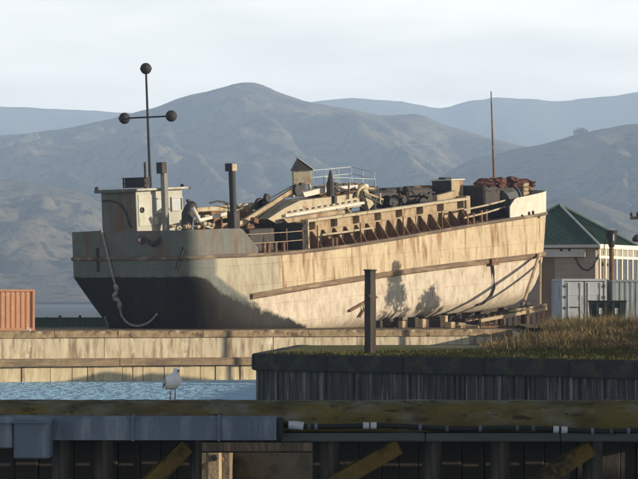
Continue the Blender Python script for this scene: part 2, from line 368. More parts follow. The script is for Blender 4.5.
def blades(name, n, fn, h0, h1, w, m, lean=.5):
    rng = np.random.default_rng(5); vs = []; fs = []
    for i in range(n):
        x, y, z, k = fn(rng)
        if x is None: continue
        h = rng.uniform(h0, h1) * k; a = rng.uniform(0, 6.283); ww = w * rng.uniform(.6, 1.3)
        lx, ly = rng.normal(0, lean, 2) * h * .6; ca, sa = math.cos(a) * ww, math.sin(a) * ww
        o = len(vs)
        vs += [(x - ca, y - sa, z - .03), (x + ca, y + sa, z - .03), (x + ca * .7 + lx * .4, y + sa * .7 + ly * .4, z + h * .6), (x - ca * .7 + lx * .4, y - sa * .7 + ly * .4, z + h * .6), (x + lx, y + ly, z + h)]
        fs += [(o, o + 1, o + 2, o + 3), (o + 3, o + 2, o + 4)]
    mb = MB().add(vs, fs); return tag(mb.build(name, m, recalc=False), kind='stuff')
def in_turf(rng):
    while True:
        u = rng.uniform(0, 17); v = rng.uniform(.02, 22) if rng.random() > .08 else rng.uniform(.0, .5)
        p = C1 + din * u + nin * v
        if p.x > -.7 - (120 - p.y) * .071 + .35 and p.y < 121 and not (4 < p.x and 113.6 < p.y < 118):
            return p.x, p.y, .012, 1.0 + .8 * max(0, noise.noise(p * .6)) + (1.3 * max(0, noise.noise(p * 1.4)) if v < .6 else 0)
blades('grass', 16000, in_turf, .03, .10, .02, M['blade'])
def mound_h(x, y):
    e = min(1, max(0, (x - 6.5 - (y - 112) * .035) / 3.5)); e = e * e * (3 - 2 * e)
    f_ = min(1, max(0, (y - 108) / 16)); f_ = f_ * f_ * (3 - 2 * f_); k = min(1, max(0, (168 - y) / 20))
    return (.42 * e * f_ + .12 * noise.noise(Vector((x * .35, y * .2, 2))) * e * f_) * (.5 + .5 * k) + .0
nx_, ny_ = 60, 60; vs = []; 
for j in range(ny_ + 1):
    for i in range(nx_ + 1):
        x = 5.8 + 34 * i / nx_; y = 106 + 96 * j / ny_
        vs.append((x, y, mound_h(x, y) + .012 - (.1 if i in (0, nx_) or j in (0, ny_) else 0)))
fs = [(j * (nx_ + 1) + i, j * (nx_ + 1) + i + 1, (j + 1) * (nx_ + 1) + i + 1, (j + 1) * (nx_ + 1) + i) for j in range(ny_) for i in range(nx_)]
M['moundsoil'] = mat('rough grass soil', (.15, .115, .055), (.10, .08, .035), scale=.6, bump=.6, bscale=6, rough=.95, spec=.1)
# keep the mound off the water: only where ground lies under it
def on_land(x, y): return x > 9.8 + (y - 122) * .036 if y > 121 else True
fs = [f for f in fs if all(on_land(vs[i][0], vs[i][1]) for i in f)]
tag(MB().add(vs, fs).build('grass_mound', M['moundsoil'], smooth=True, recalc=False), kind='structure')
def in_mound(rng):
    while True:
        y = 107 + 60 * rng.random() ** 1.4; x = rng.uniform(6.2, 6.2 + (y * .108 - 3))
        if not on_land(x - .5, y): continue
        h = mound_h(x, y)
        if h < .02 and rng.random() < .6: continue
        return x, y, h, .55 + .75 * min(1, h * 2) + .9 * noise.noise(Vector((x * .8, y * .45, 0))) + (.9 if rng.random() < .03 else 0)
blades('dry_grass', 46000, in_mound, .20, .46, .016, M['dry'], lean=.55)

# the air: one closed box of thin haze
def haze():
    m = bpy.data.materials.new('haze air'); m.use_nodes = True; N = m.node_tree.nodes; L = m.node_tree.links
    N.remove(N['Principled BSDF']); v = N.new('ShaderNodeVolumePrincipled'); v.inputs['Color'].default_value = (.50, .67, .95, 1)
    v.inputs['Density'].default_value = HAZE; v.inputs['Anisotropy'].default_value = .0
    L.new(v.outputs[0], N['Material Output'].inputs['Volume'])
    o = MB().box((0, 6450, 447), (26000, 14500, 904)).build('haze', m)   # z -5 .. 899
    return tag(o, kind='stuff')
if HAZE > 0: haze()

# ------------------------------------------------------------------ the ship
M['grey'] = mat('old grey-green paint', (.118, .130, .120), (.080, .090, .083), scale=1.1, c3=(.12, .065, .04), s3=1.3, t3=.57, w3=.2, stretch3=(1, 1, .16), c4=(.11, .11, .10), s4=.9, t4=.62, bump=.35, bscale=6, rough=.7)
M['hull'] = mat('weathered cream hull paint', (.45, .38, .265), (.35, .28, .185), scale=1.0, stretch=(1, 1, .55), c3=(.20, .115, .06), s3=2.1, t3=.575, w3=.16, stretch3=(1, 1, .16), c5=(.17, .10, .055), s5=11, t5=.655, c4=(.33, .22, .125), s4=5.5, t4=.645, bump=.45, bscale=5, rough=.75,
    xm=(6.2, (.31, .29, .225), .25, (.19, .14, .09)), plates=True,
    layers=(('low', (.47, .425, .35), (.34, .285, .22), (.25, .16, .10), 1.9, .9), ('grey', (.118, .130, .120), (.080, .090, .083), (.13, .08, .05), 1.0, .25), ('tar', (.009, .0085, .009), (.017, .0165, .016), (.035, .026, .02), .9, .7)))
M['rust'] = mat('rusty brown steel', (.16, .085, .045), (.10, .055, .035), scale=2.5, c3=(.26, .17, .09), s3=2.0, t3=.6, bump=.5, bscale=10, rough=.85)
M['rail'] = mat('worn rubbing strake', (.165, .115, .075), (.105, .075, .052), scale=3, stretch=(.5, 1, 1), c3=(.33, .25, .155), s3=1.1, t3=.60, w3=.25, stretch3=(.35, 1, 2), bump=.6, bscale=9)
M['dark'] = mat('dark oily steel', (.035, .033, .034), (.022, .021, .022), scale=3, c3=(.08, .05, .035), s3=2.2, t3=.62, bump=.5, bscale=10, rough=.65)
M['cream'] = mat('cream machinery paint', (.385, .34, .245), (.30, .255, .175), scale=1.6, c3=(.20, .12, .065), s3=2.0, t3=.60, w3=.12, bump=.35, bscale=8, rough=.7)
M['tan'] = mat('tan weathered coaming', (.355, .285, .185), (.27, .21, .135), scale=1.5, c3=(.17, .10, .055), s3=2.0, t3=.57, w3=.2, stretch3=(1, 1, .4), bump=.4, bscale=8)
M['whitep'] = mat('chalky white paint', (.55, .52, .455), (.45, .415, .345), scale=1.5, c3=(.36, .25, .15), s3=2, t3=.68, bump=.25, rough=.7)
M['steelblue'] = mat('blue grey handrail paint', (.36, .42, .46), (.28, .33, .36), scale=3, bump=.2, rough=.55)
M['black'] = mat('flat black paint', (.02, .02, .022), (.03, .028, .028), scale=4, bump=.2, rough=.7)
M['glass'] = mat('dusty window glass', (.42, .45, .46), (.34, .37, .39), scale=1.2, bump=.05, rough=.18, spec=.6)
def cat(P, n=6):
    P = [Vector(p) for p in P]; o = []
    for i in range(len(P) - 1):
        p0, p1, p2, p3 = P[max(i - 1, 0)], P[i], P[i + 1], P[min(i + 2, len(P) - 1)]
        for k in range(n):
            t = k / n; o.append(.5 * ((2 * p1) + (p2 - p0) * t + (2 * p0 - 5 * p1 + 4 * p2 - p3) * t * t + (3 * p1 - p0 - 3 * p2 + p3) * t ** 3))
    return o + [P[-1]]
M['rope'] = mat('faded rope', (.30, .29, .26), (.20, .19, .17), scale=8, bump=.8, bscale=40, rough=.95)

HEAD, PITCH = R(52), 0.058
ship = thing('barge_ship', 'beached grey and rusty cream dredging ship with wheelhouse at its near end', 'ship')
SO = Vector((-10.3, 191, -.02))
SM = Matrix.Translation(SO) @ Matrix.Rotation(HEAD, 4, 'Z') @ Matrix.Rotation(-PITCH, 4, 'Y')
ship.matrix_world = SM; ship.location = SO; ship.rotation_euler = SM.to_euler()
SA = (SM.to_3x3() @ Vector((1, 0, 0))); SB = (SM.to_3x3() @ Vector((0, 1, 0))); SC = (SM.to_3x3() @ Vector((0, 0, 1)))
B_ = 5.3
def sh(px, py, yl):                             # photo pixel on a fore-and-aft plane of the ship -> local point
    k1 = Vector((F, -(px - CX), 0)); k2 = Vector((0, -(HY - py), F))
    o = SO + SB * yl - Vector((0, 0, ZC))
    A = np.array([[k1.dot(SA), k1.dot(SC)], [k2.dot(SA), k2.dot(SC)]]); b = np.array([-k1.dot(o), -k2.dot(o)])
    s, z = np.linalg.solve(A, b); return Vector((s, yl, z))
def fit(pts, yl, deg):
    q = [sh(px, py, y if isinstance(y, float) else yl) for px, py, y in pts]
    c = np.polyfit([p.x for p in q], [p.z for p in q], deg); return lambda s: float(np.polyval(c, s))
zd_ = fit([(220, 255.5, 0), (245, 255.5, 0), (270, 255, 0), (300, 252, 0), (350, 245, 0), (400, 237.5, 0), (440, 231.5, 0), (480, 224, -5.25), (510, 218.5, -4.7), (541, 212, -.6)], -B_, 3)
zr_ = fit([(252, 295.5, 0), (300, 289, 0), (350, 281, 0), (400, 273, 0), (450, 266, 0), (500, 258.5, -5.0), (538, 253, -.8)], -B_, 2)
Z0 = zd_(2.0)
def zd(s): return zd_(max(s, 1.0)) + (.012 * (1.0 - s) if s < 1 else 0)
def zr(s): return zr_(s)
CH = .80                                        # chine, as a share of the height from keel to deck
def level(v):
    """half width, stern end, stern length, stern power, bow end, bow length, bow power at relative height v"""
    w = B_ - 1.25 * max(0, 1 - v / .20) ** 2.2
    if v >= CH: q = 0.0
    else: q = (CH - v) / CH
    se = -2.5 + 2.4 * q; sl_ = 2.3 + 7.4 * q ** 1.1; sp = 5.0 - 2.2 * q
    t = max(0, 1 - v / .55)
    be = 40.8 - 2.1 * t ** 2 - .85 * (1 - v); bl = 10 + .8 * (1 - v); bp = 2.6 - .15 * (1 - v)
    return w, se, sl_, sp, be, bl, bp
NS, NM, NB = 20, 44, 22
def outline(v, out=0.0, s0=None, s1=None):
    w, se, sl_, sp, be, bl, bp = level(min(max(v, 0), 1)); pts = []
    se -= out; be += out; w += out
    for i in range(NS):
        t = math.pi / 2 * i / NS; pts.append((se + sl_ * (1 - math.cos(t) ** (2 / sp)), w * math.sin(t) ** (2 / sp)))
    a, b = se + sl_, be - bl
    for i in range(NM): pts.append((a + (b - a) * i / NM, w))
    for i in range(NB + 1):
        t = math.pi / 2 * i / NB; pts.append((be - bl * (1 - math.sin(t) ** (2 / bp)) if i else b, max(w * math.cos(t) ** (2 / bp), 0) if i < NB else 0.0))
    return pts                                   # starboard half: (s, half width), stern to stem
LV = [0, .03, .08, .15, .22, .30, .38, .46, .54, .62, .70, CH - .025, CH, CH + .025, .9, 1.0]
def zk(s): return -.72 + .019 * (s - 29)         # keel line: the stern end sits down in the slip
def zlev(s, v): return zk(s) + v * (zd(s) - zk(s))
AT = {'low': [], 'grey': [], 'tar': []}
mb = MB(); rows = [outline(v) for v in LV]; n = len(rows[0])
for side in (-1, 1):
    base = len(mb.v)
    for k, v in enumerate(LV):
        for i, (s, w) in enumerate(rows[k]):
            z = zlev(s, v); mb.v.append((s, side * w, z)); r_ = max(0, min(1, (zr(s) - .1 - z) / .5 + .5))
            AT['low'].append(r_); g_ = max(0, min(1, (NS + 1.5 - i) / 3)) * max(0, min(1, (z - (zr(s) - .9)) / .3)); AT['grey'].append(g_)
            AT['tar'].append(max(0, min(1, (NS + .5 + 5.0 * (1 - v / CH) - i) / 6)) * max(0, min(1, (CH + .015 - v) / .03)))  # dark stern coat with the stern's shade line painted in as its edge
    for k in range(len(LV) - 1):
        for i in range(n - 1):
            mb.f.append((base + k * n + i, base + k * n + i + 1, base + k * n + n + i + 1, base + k * n + n + i)); mb.m.append(0)
ks = [i for i in range(n)]
for i in range(n - 1):                           # flat bottom
    mb.f.append((i, i + 1, len(LV) * n + i + 1, len(LV) * n + i)); mb.m.append(0)
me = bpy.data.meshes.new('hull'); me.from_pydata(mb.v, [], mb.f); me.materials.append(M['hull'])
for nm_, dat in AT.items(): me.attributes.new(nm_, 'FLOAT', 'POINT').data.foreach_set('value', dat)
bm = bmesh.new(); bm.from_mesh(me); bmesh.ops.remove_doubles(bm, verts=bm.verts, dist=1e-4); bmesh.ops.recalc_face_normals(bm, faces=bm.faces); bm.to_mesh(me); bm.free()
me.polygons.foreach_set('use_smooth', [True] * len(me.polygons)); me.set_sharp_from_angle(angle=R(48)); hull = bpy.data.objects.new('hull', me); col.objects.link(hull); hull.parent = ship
# deck
mb = MB(); o_ = outline(1.0, -.03)
for s, w in o_: mb.v += [(s, -w, zd(s) - .03), (s, w, zd(s) - .03)]
for i in range(n - 1): mb.f.append((2 * i, 2 * i + 2, 2 * i + 3, 2 * i + 1)); mb.m.append(0)
mb.build('deck', M['rust'], ship, recalc=False)

def sweep(name, m, v, s0, s1, prof, zfun=None, both=True, port=True, ends=True, seam=True, out=0.0):
    """strip with a small cross-section swept along the hull outline; prof: (out, up) pairs"""
    P = [(s, w) for s, w in outline(v, 0) if s0 <= s <= s1]
    line = [(s, -w) for s, w in P]
    if both:
        line = [(s, w) for s, w in reversed(P)] + line[1 if P[0][1] < 1e-6 else 0:]
    vs = []; k = len(prof); L_ = len(line)
    for i, (s, y) in enumerate(line):
        a = Vector(line[max(i - 1, 0)]); b = Vector(line[min(i + 1, L_ - 1)]); t = (b - a).normalized(); nrm = Vector((-t.y, t.x)) * -1
        # outwards
        if not both: nrm = Vector((t.y, -t.x)) if (t.x > 0) else nrm
        else: nrm = Vector((t.y, -t.x)) 
        z = zfun(s)
        for o, u in prof: vs.append((s + nrm.x * (o + out), y + nrm.y * (o + out), z + u))
    fs = [(i * k + j, i * k + (j + 1) % k, i * k + k + (j + 1) % k, i * k + k + j) for i in range(L_ - 1) for j in range(k)]
    fs += [tuple(range(k)), tuple(range((L_ - 1) * k, L_ * k))]
    return MB().add(vs, fs).build(name, m, ship, angle=40)
M['moulding'] = mat('dirty deck edge moulding', (.125, .095, .07), (.08, .06, .047), scale=2.5, stretch=(.6, 1, 1), c3=(.26, .20, .13), s3=1.1, t3=.60, w3=.2, stretch3=(.4, 1, 2), bump=.6, bscale=9)
sweep('deck_moulding', M['moulding'], 1.0, -5, 60, [(-.02, -.13), (.09, -.11), (.13, -.02), (.09, .10), (-.02, .12)], zd)
vr = .5
def rail_line(name, m, s0, s1, prof):
    pts = []
    N_ = 60
    for i in range(N_ + 1):
        s = s0 + (s1 - s0) * i / N_; z = zr(s); v = (z - zk(s)) / (zd(s) - zk(s))
        P = outline(v); pts.append((s, -float(np.interp(s, [p[0] for p in P], [p[1] for p in P])), z))
    vs = []; k = len(prof)
    for i, p in enumerate(pts):
        a = Vector(pts[max(i - 1, 0)]); b = Vector(pts[min(i + 1, N_)]); t = (b - a).normalized(); nrm = Vector((t.y, -t.x, 0)).normalized()
        for o, u in prof: vs.append(Vector(p) + nrm * o + Vector((0, 0, u + random.uniform(-.008, .008))))
    fs = [(i * k + j, i * k + (j + 1) % k, i * k + k + (j + 1) % k, i * k + k + j) for i in range(N_) for j in range(k)] + [tuple(range(k)), tuple(range(N_ * k, N_ * k + k))]
    return MB().add(vs, fs).build(name, m, ship, angle=40)
rail_line('rubbing_strake', M['rail'], 3.1, 39.75, [(-.05, -.19), (.12, -.17), (.2, -.08), (.2, .08), (.1, .19), (-.05, .2)])

# bulwarks: stern (wraps round) and bow
def bulwark(name, m, side_pts, hfun, th=.09, cap=None, flare=0.0):
    vs = []; k = 4; L_ = len(side_pts)
    for i, (s, y) in enumerate(side_pts):
        a = Vector(side_pts[max(i - 1, 0)]); b = Vector(side_pts[min(i + 1, L_ - 1)]); t = (b - a).normalized(); nr = Vector((t.y, -t.x))
        h = hfun(s, y); z = zd(s) + .10
        for o, u in ((-th, 0), (0.0, 0), (flare * h, h), (-th + flare * h, h)): vs.append((s + nr.x * o, y + nr.y * o, z + u))
    fs = [(i * k + j, i * k + (j + 1) % k, i * k + k + (j + 1) % k, i * k + k + j) for i in range(L_ - 1) for j in range(k)] + [(0, 1, 2, 3), tuple(range((L_ - 1) * k, L_ * k))]
    return MB().add(vs, fs).build(name, m, ship, angle=40)
P1 = [p for p in outline(1.0) if p[0] < 4.6]
st = [(s, w) for s, w in reversed(P1)] + [(s, -w) for s, w in P1[1:]]
# denser along the straight run so the slope is clean
st2 = []
for i in range(len(st) - 1):
    for k in range(3): st2.append((st[i][0] + (st[i + 1][0] - st[i][0]) * k / 3, st[i][1] + (st[i + 1][1] - st[i][1]) * k / 3))
st2.append(st[-1])
SB0, SB1 = 2.5, 4.45
def stern_h(s, y):
    h = 1.60
    if s > SB0: h = max(.06, h * (1 - (s - SB0) / (SB1 - SB0)))
    return h
stern_bw = bulwark('stern_bulwark', M['grey'], st2, stern_h)
P2 = [p for p in outline(1.0) if p[0] > 29.5]
bw_ = [(s, w) for s, w in P2] + [(s, -w) for s, w in reversed(P2[:-1])]
bw_ = [(s, -w) for s, w in P2] + [(s, w) for s, w in reversed(P2[:-1])]
bw2 = []
for i in range(len(bw_) - 1):
    for k in range(3): bw2.append((bw_[i][0] + (bw_[i + 1][0] - bw_[i][0]) * k / 3, bw_[i][1] + (bw_[i + 1][1] - bw_[i][1]) * k / 3))
bw2.append(bw_[-1])
sb = sh(504, 221, -5.0).x
def bow_h(s, y):
    t = (s - sb) / 1.1
    if t <= 0: return .02
    return (1.30 + .33 * max(0, (s - sb) / 11)) * min(1, t) ** .45
bow_bw = bulwark('bow_bulwark', M['whitep'], [p for p in bw2 if p[0] >= sb - .05], bow_h, flare=.04)
for px, py in ((511, 217), (519, 214), (524, 213), (532, 216)):
    p = sh(px, py, -4.3)
    P = outline(1.0); yy = -float(np.interp(p.x, [q[0] for q in P], [q[1] for q in P]))
    MB().ball((p.x, yy - .06, p.z), .10, 8, sz=1.8).build('fairlead', M['dark'], ship)

# hull fittings ----------------------------------------------------
def on_side(px, py, off=.0):                      # point on the starboard side seen at a pixel
    y = -B_
    for _ in range(8):
        p = sh(px, py, y); v = (p.z - zk(p.x)) / (zd(p.x) - zk(p.x)); P = outline(min(max(v, 0), 1)); y = -float(np.interp(p.x, [q[0] for q in P], [q[1] for q in P]))
    return Vector((p.x, y - off, p.z))
def on_stern(px, py, off=.0):                     # point on the stern face at a pixel: march along the view ray
    best = None
    inv = SM.inverted()
    d = Vector(((px - CX) / F, 1, (HY - py) / F)); c = Vector((0, 0, ZC))
    for k in range(2400):
        w = c + d * (180 + k * .01); l = inv @ w; v = (l.z - zk(l.x)) / (zd(l.x) - zk(l.x))
        if v < 0: continue
        W_, se, sl_, sp, *_r = level(min(v, 1))
        x = l.x - se + off
        if x < 0: continue
        if x >= sl_: hw = W_ + off
        else: hw = (W_ + off) * (1 - ((sl_ - x) / sl_) ** sp) ** (1 / sp)
        if abs(l.y) <= hw: return l
    return inv @ (c + d * 189)
b = MB()
def side_path(pxs, off, r, n=7): return [on_side(x, y, off) for x, y in pxs]
b.tube(side_path([(491, 262), (492, 272), (493, 288), (490, 296), (482, 303), (476, 305)], .12, .1), .085)
b.build('hanging_chain', M['dark'], ship)
b = MB(); b.box(on_side(491, 262, .2), (.8, .4, .45)); b.build('pad_eye', M['rust'], ship)
b = MB(); b.tube(side_path([(348, 311), (362, 303), (375, 297)], .14, .1), .09); b.tube(side_path([(361, 303), (362, 310), (358, 317)], .14, .1), .08)
b.build('bilge_bracket', M['rust'], ship)
b = MB()
for px, py in ((288, 258), (288, 287)): pass
# stern face: stiffeners, hawse fitting with anchor
MB().lathe([(.20, -.06), (.30, 0), (.22, .06)], on_stern(141, 240, .02), 12, rot=Matrix.Rotation(R(90), 3, 'Y')).build('hawse_ring', M['rust'], ship, smooth=True)
b = MB(); b.tube([on_stern(141, 240, .12), on_stern(147, 241, .16), on_stern(152, 243.5, .18)], [.07, .08, .1], 7)
b.tube([on_stern(145, 237, .12), on_stern(148.5, 242.5, .22), on_stern(153, 244.5, .26), on_stern(158, 241, .22), on_stern(160.5, 236, .12)], [.03, .11, .16, .12, .03], 7)
b.build('anchor', M['dark'], ship, smooth=True)
MB().cbox(on_stern(139.5, 240, .2), (.16, .16, .2), .04).build('anchor_shackle', M['whitep'], ship)
for (x0, y0, x1, y1) in ((176, 270, 184, 247), (98, 272, 97, 248)): MB().tube([on_stern(x0, y0, .06), on_stern((x0 + x1) / 2, (y0 + y1) / 2, .08), on_stern(x1, y1, .06)], .09, 6).build('stern_stiffener', M['dark'], ship)
# bulwark stays seen over the top and bitts
def deck_z(s): return zd(s)
def part_box(name, m, c, d, bev=.03):
    return MB().cbox(c, d, bev).build(name, m, ship)

# rope over the stern: hangs from the ship, a thing of its own
rp_ = thing('mooring_rope', 'frayed pale mooring rope with a knot hanging down the dark stern', 'rope')
def W(l): return SM @ Vector(l)
pts = [W(on_stern(x, y, .12)) for x, y in ((101, 229), (104, 240), (107, 252), (111, 268), (115, 284))]
top = [W(on_stern(94, 226, .15) + Vector((.2, 0, .5)))] if False else []
MB().tube(cat(pts), .07, 7).build('upper_line', M['rope'], rp_, smooth=True)
kn = [W(on_stern(x, y, .18)) for x, y in ((115, 284), (117, 291), (114, 297), (119, 301), (120, 308))]
kk = cat(kn, 5); MB().tube(kk, [.09 + .08 * abs(math.sin(i * .62)) for i in range(len(kk))], 8).build('knot', M['rope'], rp_, smooth=True)
lp = [W(on_stern(x, y, .14)) for x, y in ((120, 308), (122, 316), (128, 323), (137, 326), (146, 324), (152, 320), (157, 314))]
MB().tube(cat(lp), .08, 7).build('lower_loop', M['rope'], rp_, smooth=True)
MB().tube([W(on_stern(x, y, .1)) for x, y in ((105, 317), (108, 324), (110, 330))], .07, 6).build('rope_end', M['rope'], rp_)

M['palegrey'] = mat('pale grey cabin paint', (.42, .42, .375), (.34, .34, .30), scale=1.4, c3=(.25, .17, .10), s3=1.8, t3=.64, w3=.2, stretch3=(1, 1, .3), bump=.3, rough=.65)
# ------------------------------------------------------------------ wheelhouse and deck gear (all parts of the ship)
def sub(name, m, parent, mb, **k): return mb.build(name, m, parent, **k)
ys, yp = 1.23, 4.15
wa = sh(137, 226, ys); wb = sh(183.5, 222, ys); wt = sh(137, 191, ys).z; w0 = zd(wa.x) - .02
cx_, cy_ = (wa.x + wb.x) / 2, (ys + yp) / 2; lx, ly = wb.x - wa.x, yp - ys
wh = MB().cbox((cx_, cy_, (w0 + wt) / 2), (lx, ly, wt - w0), .04).build('wheelhouse', [mat('wheelhouse cream side', (.37, .37, .325), (.30, .30, .26), scale=1.3, c3=(.30, .20, .11), s3=1.6, t3=.68, stretch3=(1, 1, .4), bump=.25, rough=.65)], ship)
# stern face lies in shade: a grey plate puts that shade in its colour
MB().cbox((wa.x - .012, cy_, (w0 + wt) / 2), (.05, ly - .02, wt - w0 - .02), .01).build('stern_panel', M['grey'], wh)
rf = MB().cbox((cx_ + .1, cy_, wt + .07), (lx + .75, ly + .75, .15), .05); rf.build('roof', M['palegrey'], wh)
MB().cbox((wa.x - .29, cy_, wt + .03), (.06, ly + .7, .2), .02).build('roof_edge', M['grey'], wh)
MB().ball((wa.x - .2, yp + .2, wt + .22), .14, 8).build('roof_lamp', M['dark'], wh)
MB().ball((wb.x + .1, ys + .1, wt + .22), .12, 8).build('roof_lamp', M['dark'], wh)
def side_panel(name, x0, y0, x1, y1, m, th=.06, frame=None, yl=ys):
    a = sh(x0, y1, yl); c = sh(x1, y0, yl); zc = (a.z + c.z) / 2; zz = (sh(x0, y0, yl).z - a.z + c.z - sh(x1, y1, yl).z) / 2
    b = MB().cbox(((a.x + c.x) / 2, yl - th / 2, zc), (c.x - a.x, th, zz), .012)
    o = b.build(name, m, wh)
    if frame:
        f = MB(); w = .07; X0, X1, Z0_, Z1 = a.x - w, c.x + w, zc - zz / 2 - w, zc + zz / 2 + w
        for (xa, xb, za, zb) in ((X0, X1, Z0_, Z0_ + w), (X0, X1, Z1 - w, Z1), (X0, X0 + w, Z0_ + w, Z1 - w), (X1 - w, X1, Z0_ + w, Z1 - w)):
            f.box(((xa + xb) / 2, yl - .06, (za + zb) / 2), (xb - xa, .12, zb - za))
        f.build('window_frame', frame, wh)
    return o
side_panel('door', 138.8, 194.5, 152.0, 226, M['palegrey'], .05)
p = sh(141.2, 210, ys); MB().lathe([(.19, 0), (.19, .06), (.13, .08), (.13, .02)], (p.x, ys - .05, p.z), 14, rot=Matrix.Rotation(R(90), 3, 'X')).build('porthole', M['dark'], wh)
side_panel('window', 155, 199, 161.5, 213, M['glass'], .03, M['palegrey'])
side_panel('window', 171.5, 198, 180.5, 210, M['glass'], .03, M['palegrey'])
side_panel('locker', 154, 216.5, 161.5, 224.5, M['palegrey'], .22)
# hose looped on the stern wall
b = MB(); fx = wa.x - .1
def stf(px, py):                                 # pixel on the wheelhouse stern wall
    l = sh(px, py, 2.5)
    for y in np.linspace(ys, yp + .3, 80):
        q = sh(px, py, float(y))
        if abs(q.x - fx) < abs(l.x - fx): l = q
    return Vector((fx, l.y, l.z))
b.tube([stf(x, y) for x, y in ((102.5, 201), (108, 200.5), (115, 202), (121, 206), (125.5, 212), (127.5, 219), (129, 225), (131, 227))], .055, 6); b.build('wall_hose', M['dark'], wh)
# open box on the roof: frame and slats
c0 = sh(135, 188, 2.9); zt = c0.z + .02
rb = MB()
for dy in (-.85, .85):
    for dx in (-.35, .35): rb.box((c0.x + dx, 2.7 + dy, zt + .32), (.08, .08, .66))
rb.box((c0.x, 2.7, zt + .02), (.78, 1.78, .05)); rb.box((c0.x + .05, 2.7, zt + .32), (.6, 1.66, .56))
for k in (.28, .62):
    for dx in (-.37, .37): rb.box((c0.x + dx, 2.7, zt + k), (.05, 1.86, .07))
    for dy in (-.88, .88): rb.box((c0.x, 2.7 + dy, zt + k), (.72, .05, .07))
rb.build('roof_box', M['black'], ship)
q = sh(145.7, 188, 2.2); q2 = sh(145.7, 162, 2.2); MB().tube([q, (q.x, q.y, q2.z)], .085, 8).build('stove_pipe', M['dark'], ship)
# daymark mast: three black balls
q = sh(150.3, 189, 2.0); zt2 = sh(147.5, 73, 2.0).z
mast = MB().tube([(q.x, 2.0, q.z - .3), (q.x, 2.0, q.z + (zt2 - q.z) * .5), (q.x, 2.0, zt2)], [.10, .085, .07], 8).build('signal_mast', M['black'], ship)
zb = sh(148.8, 117, 2.0).z; hw_ = 1.78
MB().tube([(q.x, 2.0 - hw_, zb), (q.x, 2.0 + hw_, zb)], .055, 6).build('yard', M['black'], mast)
for y_, z_ in ((2.0, zt2 + .30), (2.0 - hw_ - .2, zb), (2.0 + hw_ + .2, zb)):
    mb = MB().ball((q.x, y_, z_), .37, 18)
    mb.lathe([(.375, -.03), (.40, -.03), (.40, .03), (.375, .03)], (q.x, y_, z_), 18); mb.build('signal_ball', M['black'], mast, angle=50)
# square vent trunk beside the wheelhouse
q = sh(165.8, 226, .55); zt3 = sh(165.5, 162, .55).z
vt = MB().cbox((q.x, .55, (q.z + zt3) / 2 - .2), (.36, .34, zt3 - q.z + .4), .03).build('vent_trunk', mat('vent trunk grey paint', (.20, .20, .18), (.15, .15, .14), scale=2, bump=.2), ship)
MB().cbox((q.x - .12, .62, zt3 - .36), (.5, .5, .72), .03).build('vent_head', M['dark'], vt)
# second stack with square base
q = sh(233.8, 226, -1.6); zt4 = sh(233.5, 164, -1.6).z; zb4 = sh(234, 211, -1.6).z
stk = MB().tube([(q.x, -1.6, q.z - .4), (q.x, -1.6, zt4 - .45)], .22, 12).build('exhaust_stack', M['black'], ship, angle=50)
MB().cbox((q.x, -1.6, zt4 - .22), (.55, .5, .46), .04).build('stack_head', M['cream'], stk)  # cream stands for the sunlit highlight at the stack top
MB().cbox((q.x - .3, -1.6, zt4 - .2), (.1, .56, .52), .02).build('stack_flap', M['black'], stk)  # black plate paints the shade on the head's after side
MB().cbox((q.x, -1.6, (zb4 + q.z) / 2 - .3), (.62, .6, zb4 - q.z + .6), .04).build('stack_base', M['dark'], stk)
# cowl ventilator with hose
c_ = [sh(x, y, -.6) for x, y in ((186, 231), (187, 222), (188, 214), (190, 208), (193.5, 205))]
MB().tube(c_, [.34, .36, .42, .36, .30], 12).build('cowl_vent', M['dark'], ship, angle=60)
MB().tube([sh(x, y, -.2) for x, y in ((192, 206), (189, 202), (187, 200))], [.2, .16, .08], 8).build('cowl_cap', M['dark'], ship, angle=60)
MB().tube([sh(x, y, -1.4) for x, y in ((193, 208), (196, 214), (199, 220), (204, 225), (212, 227))], .14, 8).build('pale_hose', M['whitep'], ship, smooth=True)
for i, (px, py, r_) in enumerate(((174, 226.5, .15), (178.5, 227, .2), (184, 226.6, .16), (189, 225.8, .2), (196, 226, .17), (206.5, 223.5, .26), (213, 224.5, .2))):
    b = MB(); c0 = sh(px, py, -2.2)
    for k in range(3): b.cbox(c0 + Vector((random.uniform(-.15, .15), random.uniform(-.2, .2), random.uniform(-.08, .04))), (r_ * random.uniform(.8, 1.7), r_ * 1.2, r_ * random.uniform(.7, 1.3)), r_ * .25, Matrix.Rotation(random.uniform(-.6, .6), 3, 'Y') @ Matrix.Rotation(random.uniform(0, 3), 3, 'Z'))
    b.build('fairlead_chock', M['cream'] if i % 3 else M['tan'], ship)
# big suction pipe with flanges
a = sh(192, 211.5, 1.0); c = sh(262, 205.3, 1.0)
pipe = MB().tube([a, c], .245, 16).build('suction_pipe', M['cream'], ship, angle=50)
for t in (.02, .48, .97):
    q = a.lerp(c, t); MB().tube([q - (c - a).normalized() * .06, q + (c - a).normalized() * .06], .33, 16).build('pipe_flange', M['cream'], pipe, angle=50)
MB().bar(sh(196, 221, -.5), sh(236, 211, -.5), .2, .2).build('boom', M['whitep'], ship)
MB().tube([sh(x, y, .2) for x, y in ((210, 203), (217, 201.2), (224, 202), (231, 204.5), (240, 207), (250, 206))], .06, 6).build('slack_hose', M['dark'], ship)
for (x, y, w_, h_, m_) in ((212, 220, 1.3, 1.0, 'rust'), (222, 221, 1.1, .8, 'tan'), (203, 222, .9, .6, 'rust'), (246, 222, .8, 1.2, 'rust')):
    q = sh(x, y + 5, .3); MB().cbox((q.x, .3, q.z + h_ / 2 - .3), (w_, .9, h_ + .4), .08).build('winch_housing', M[m_], ship)
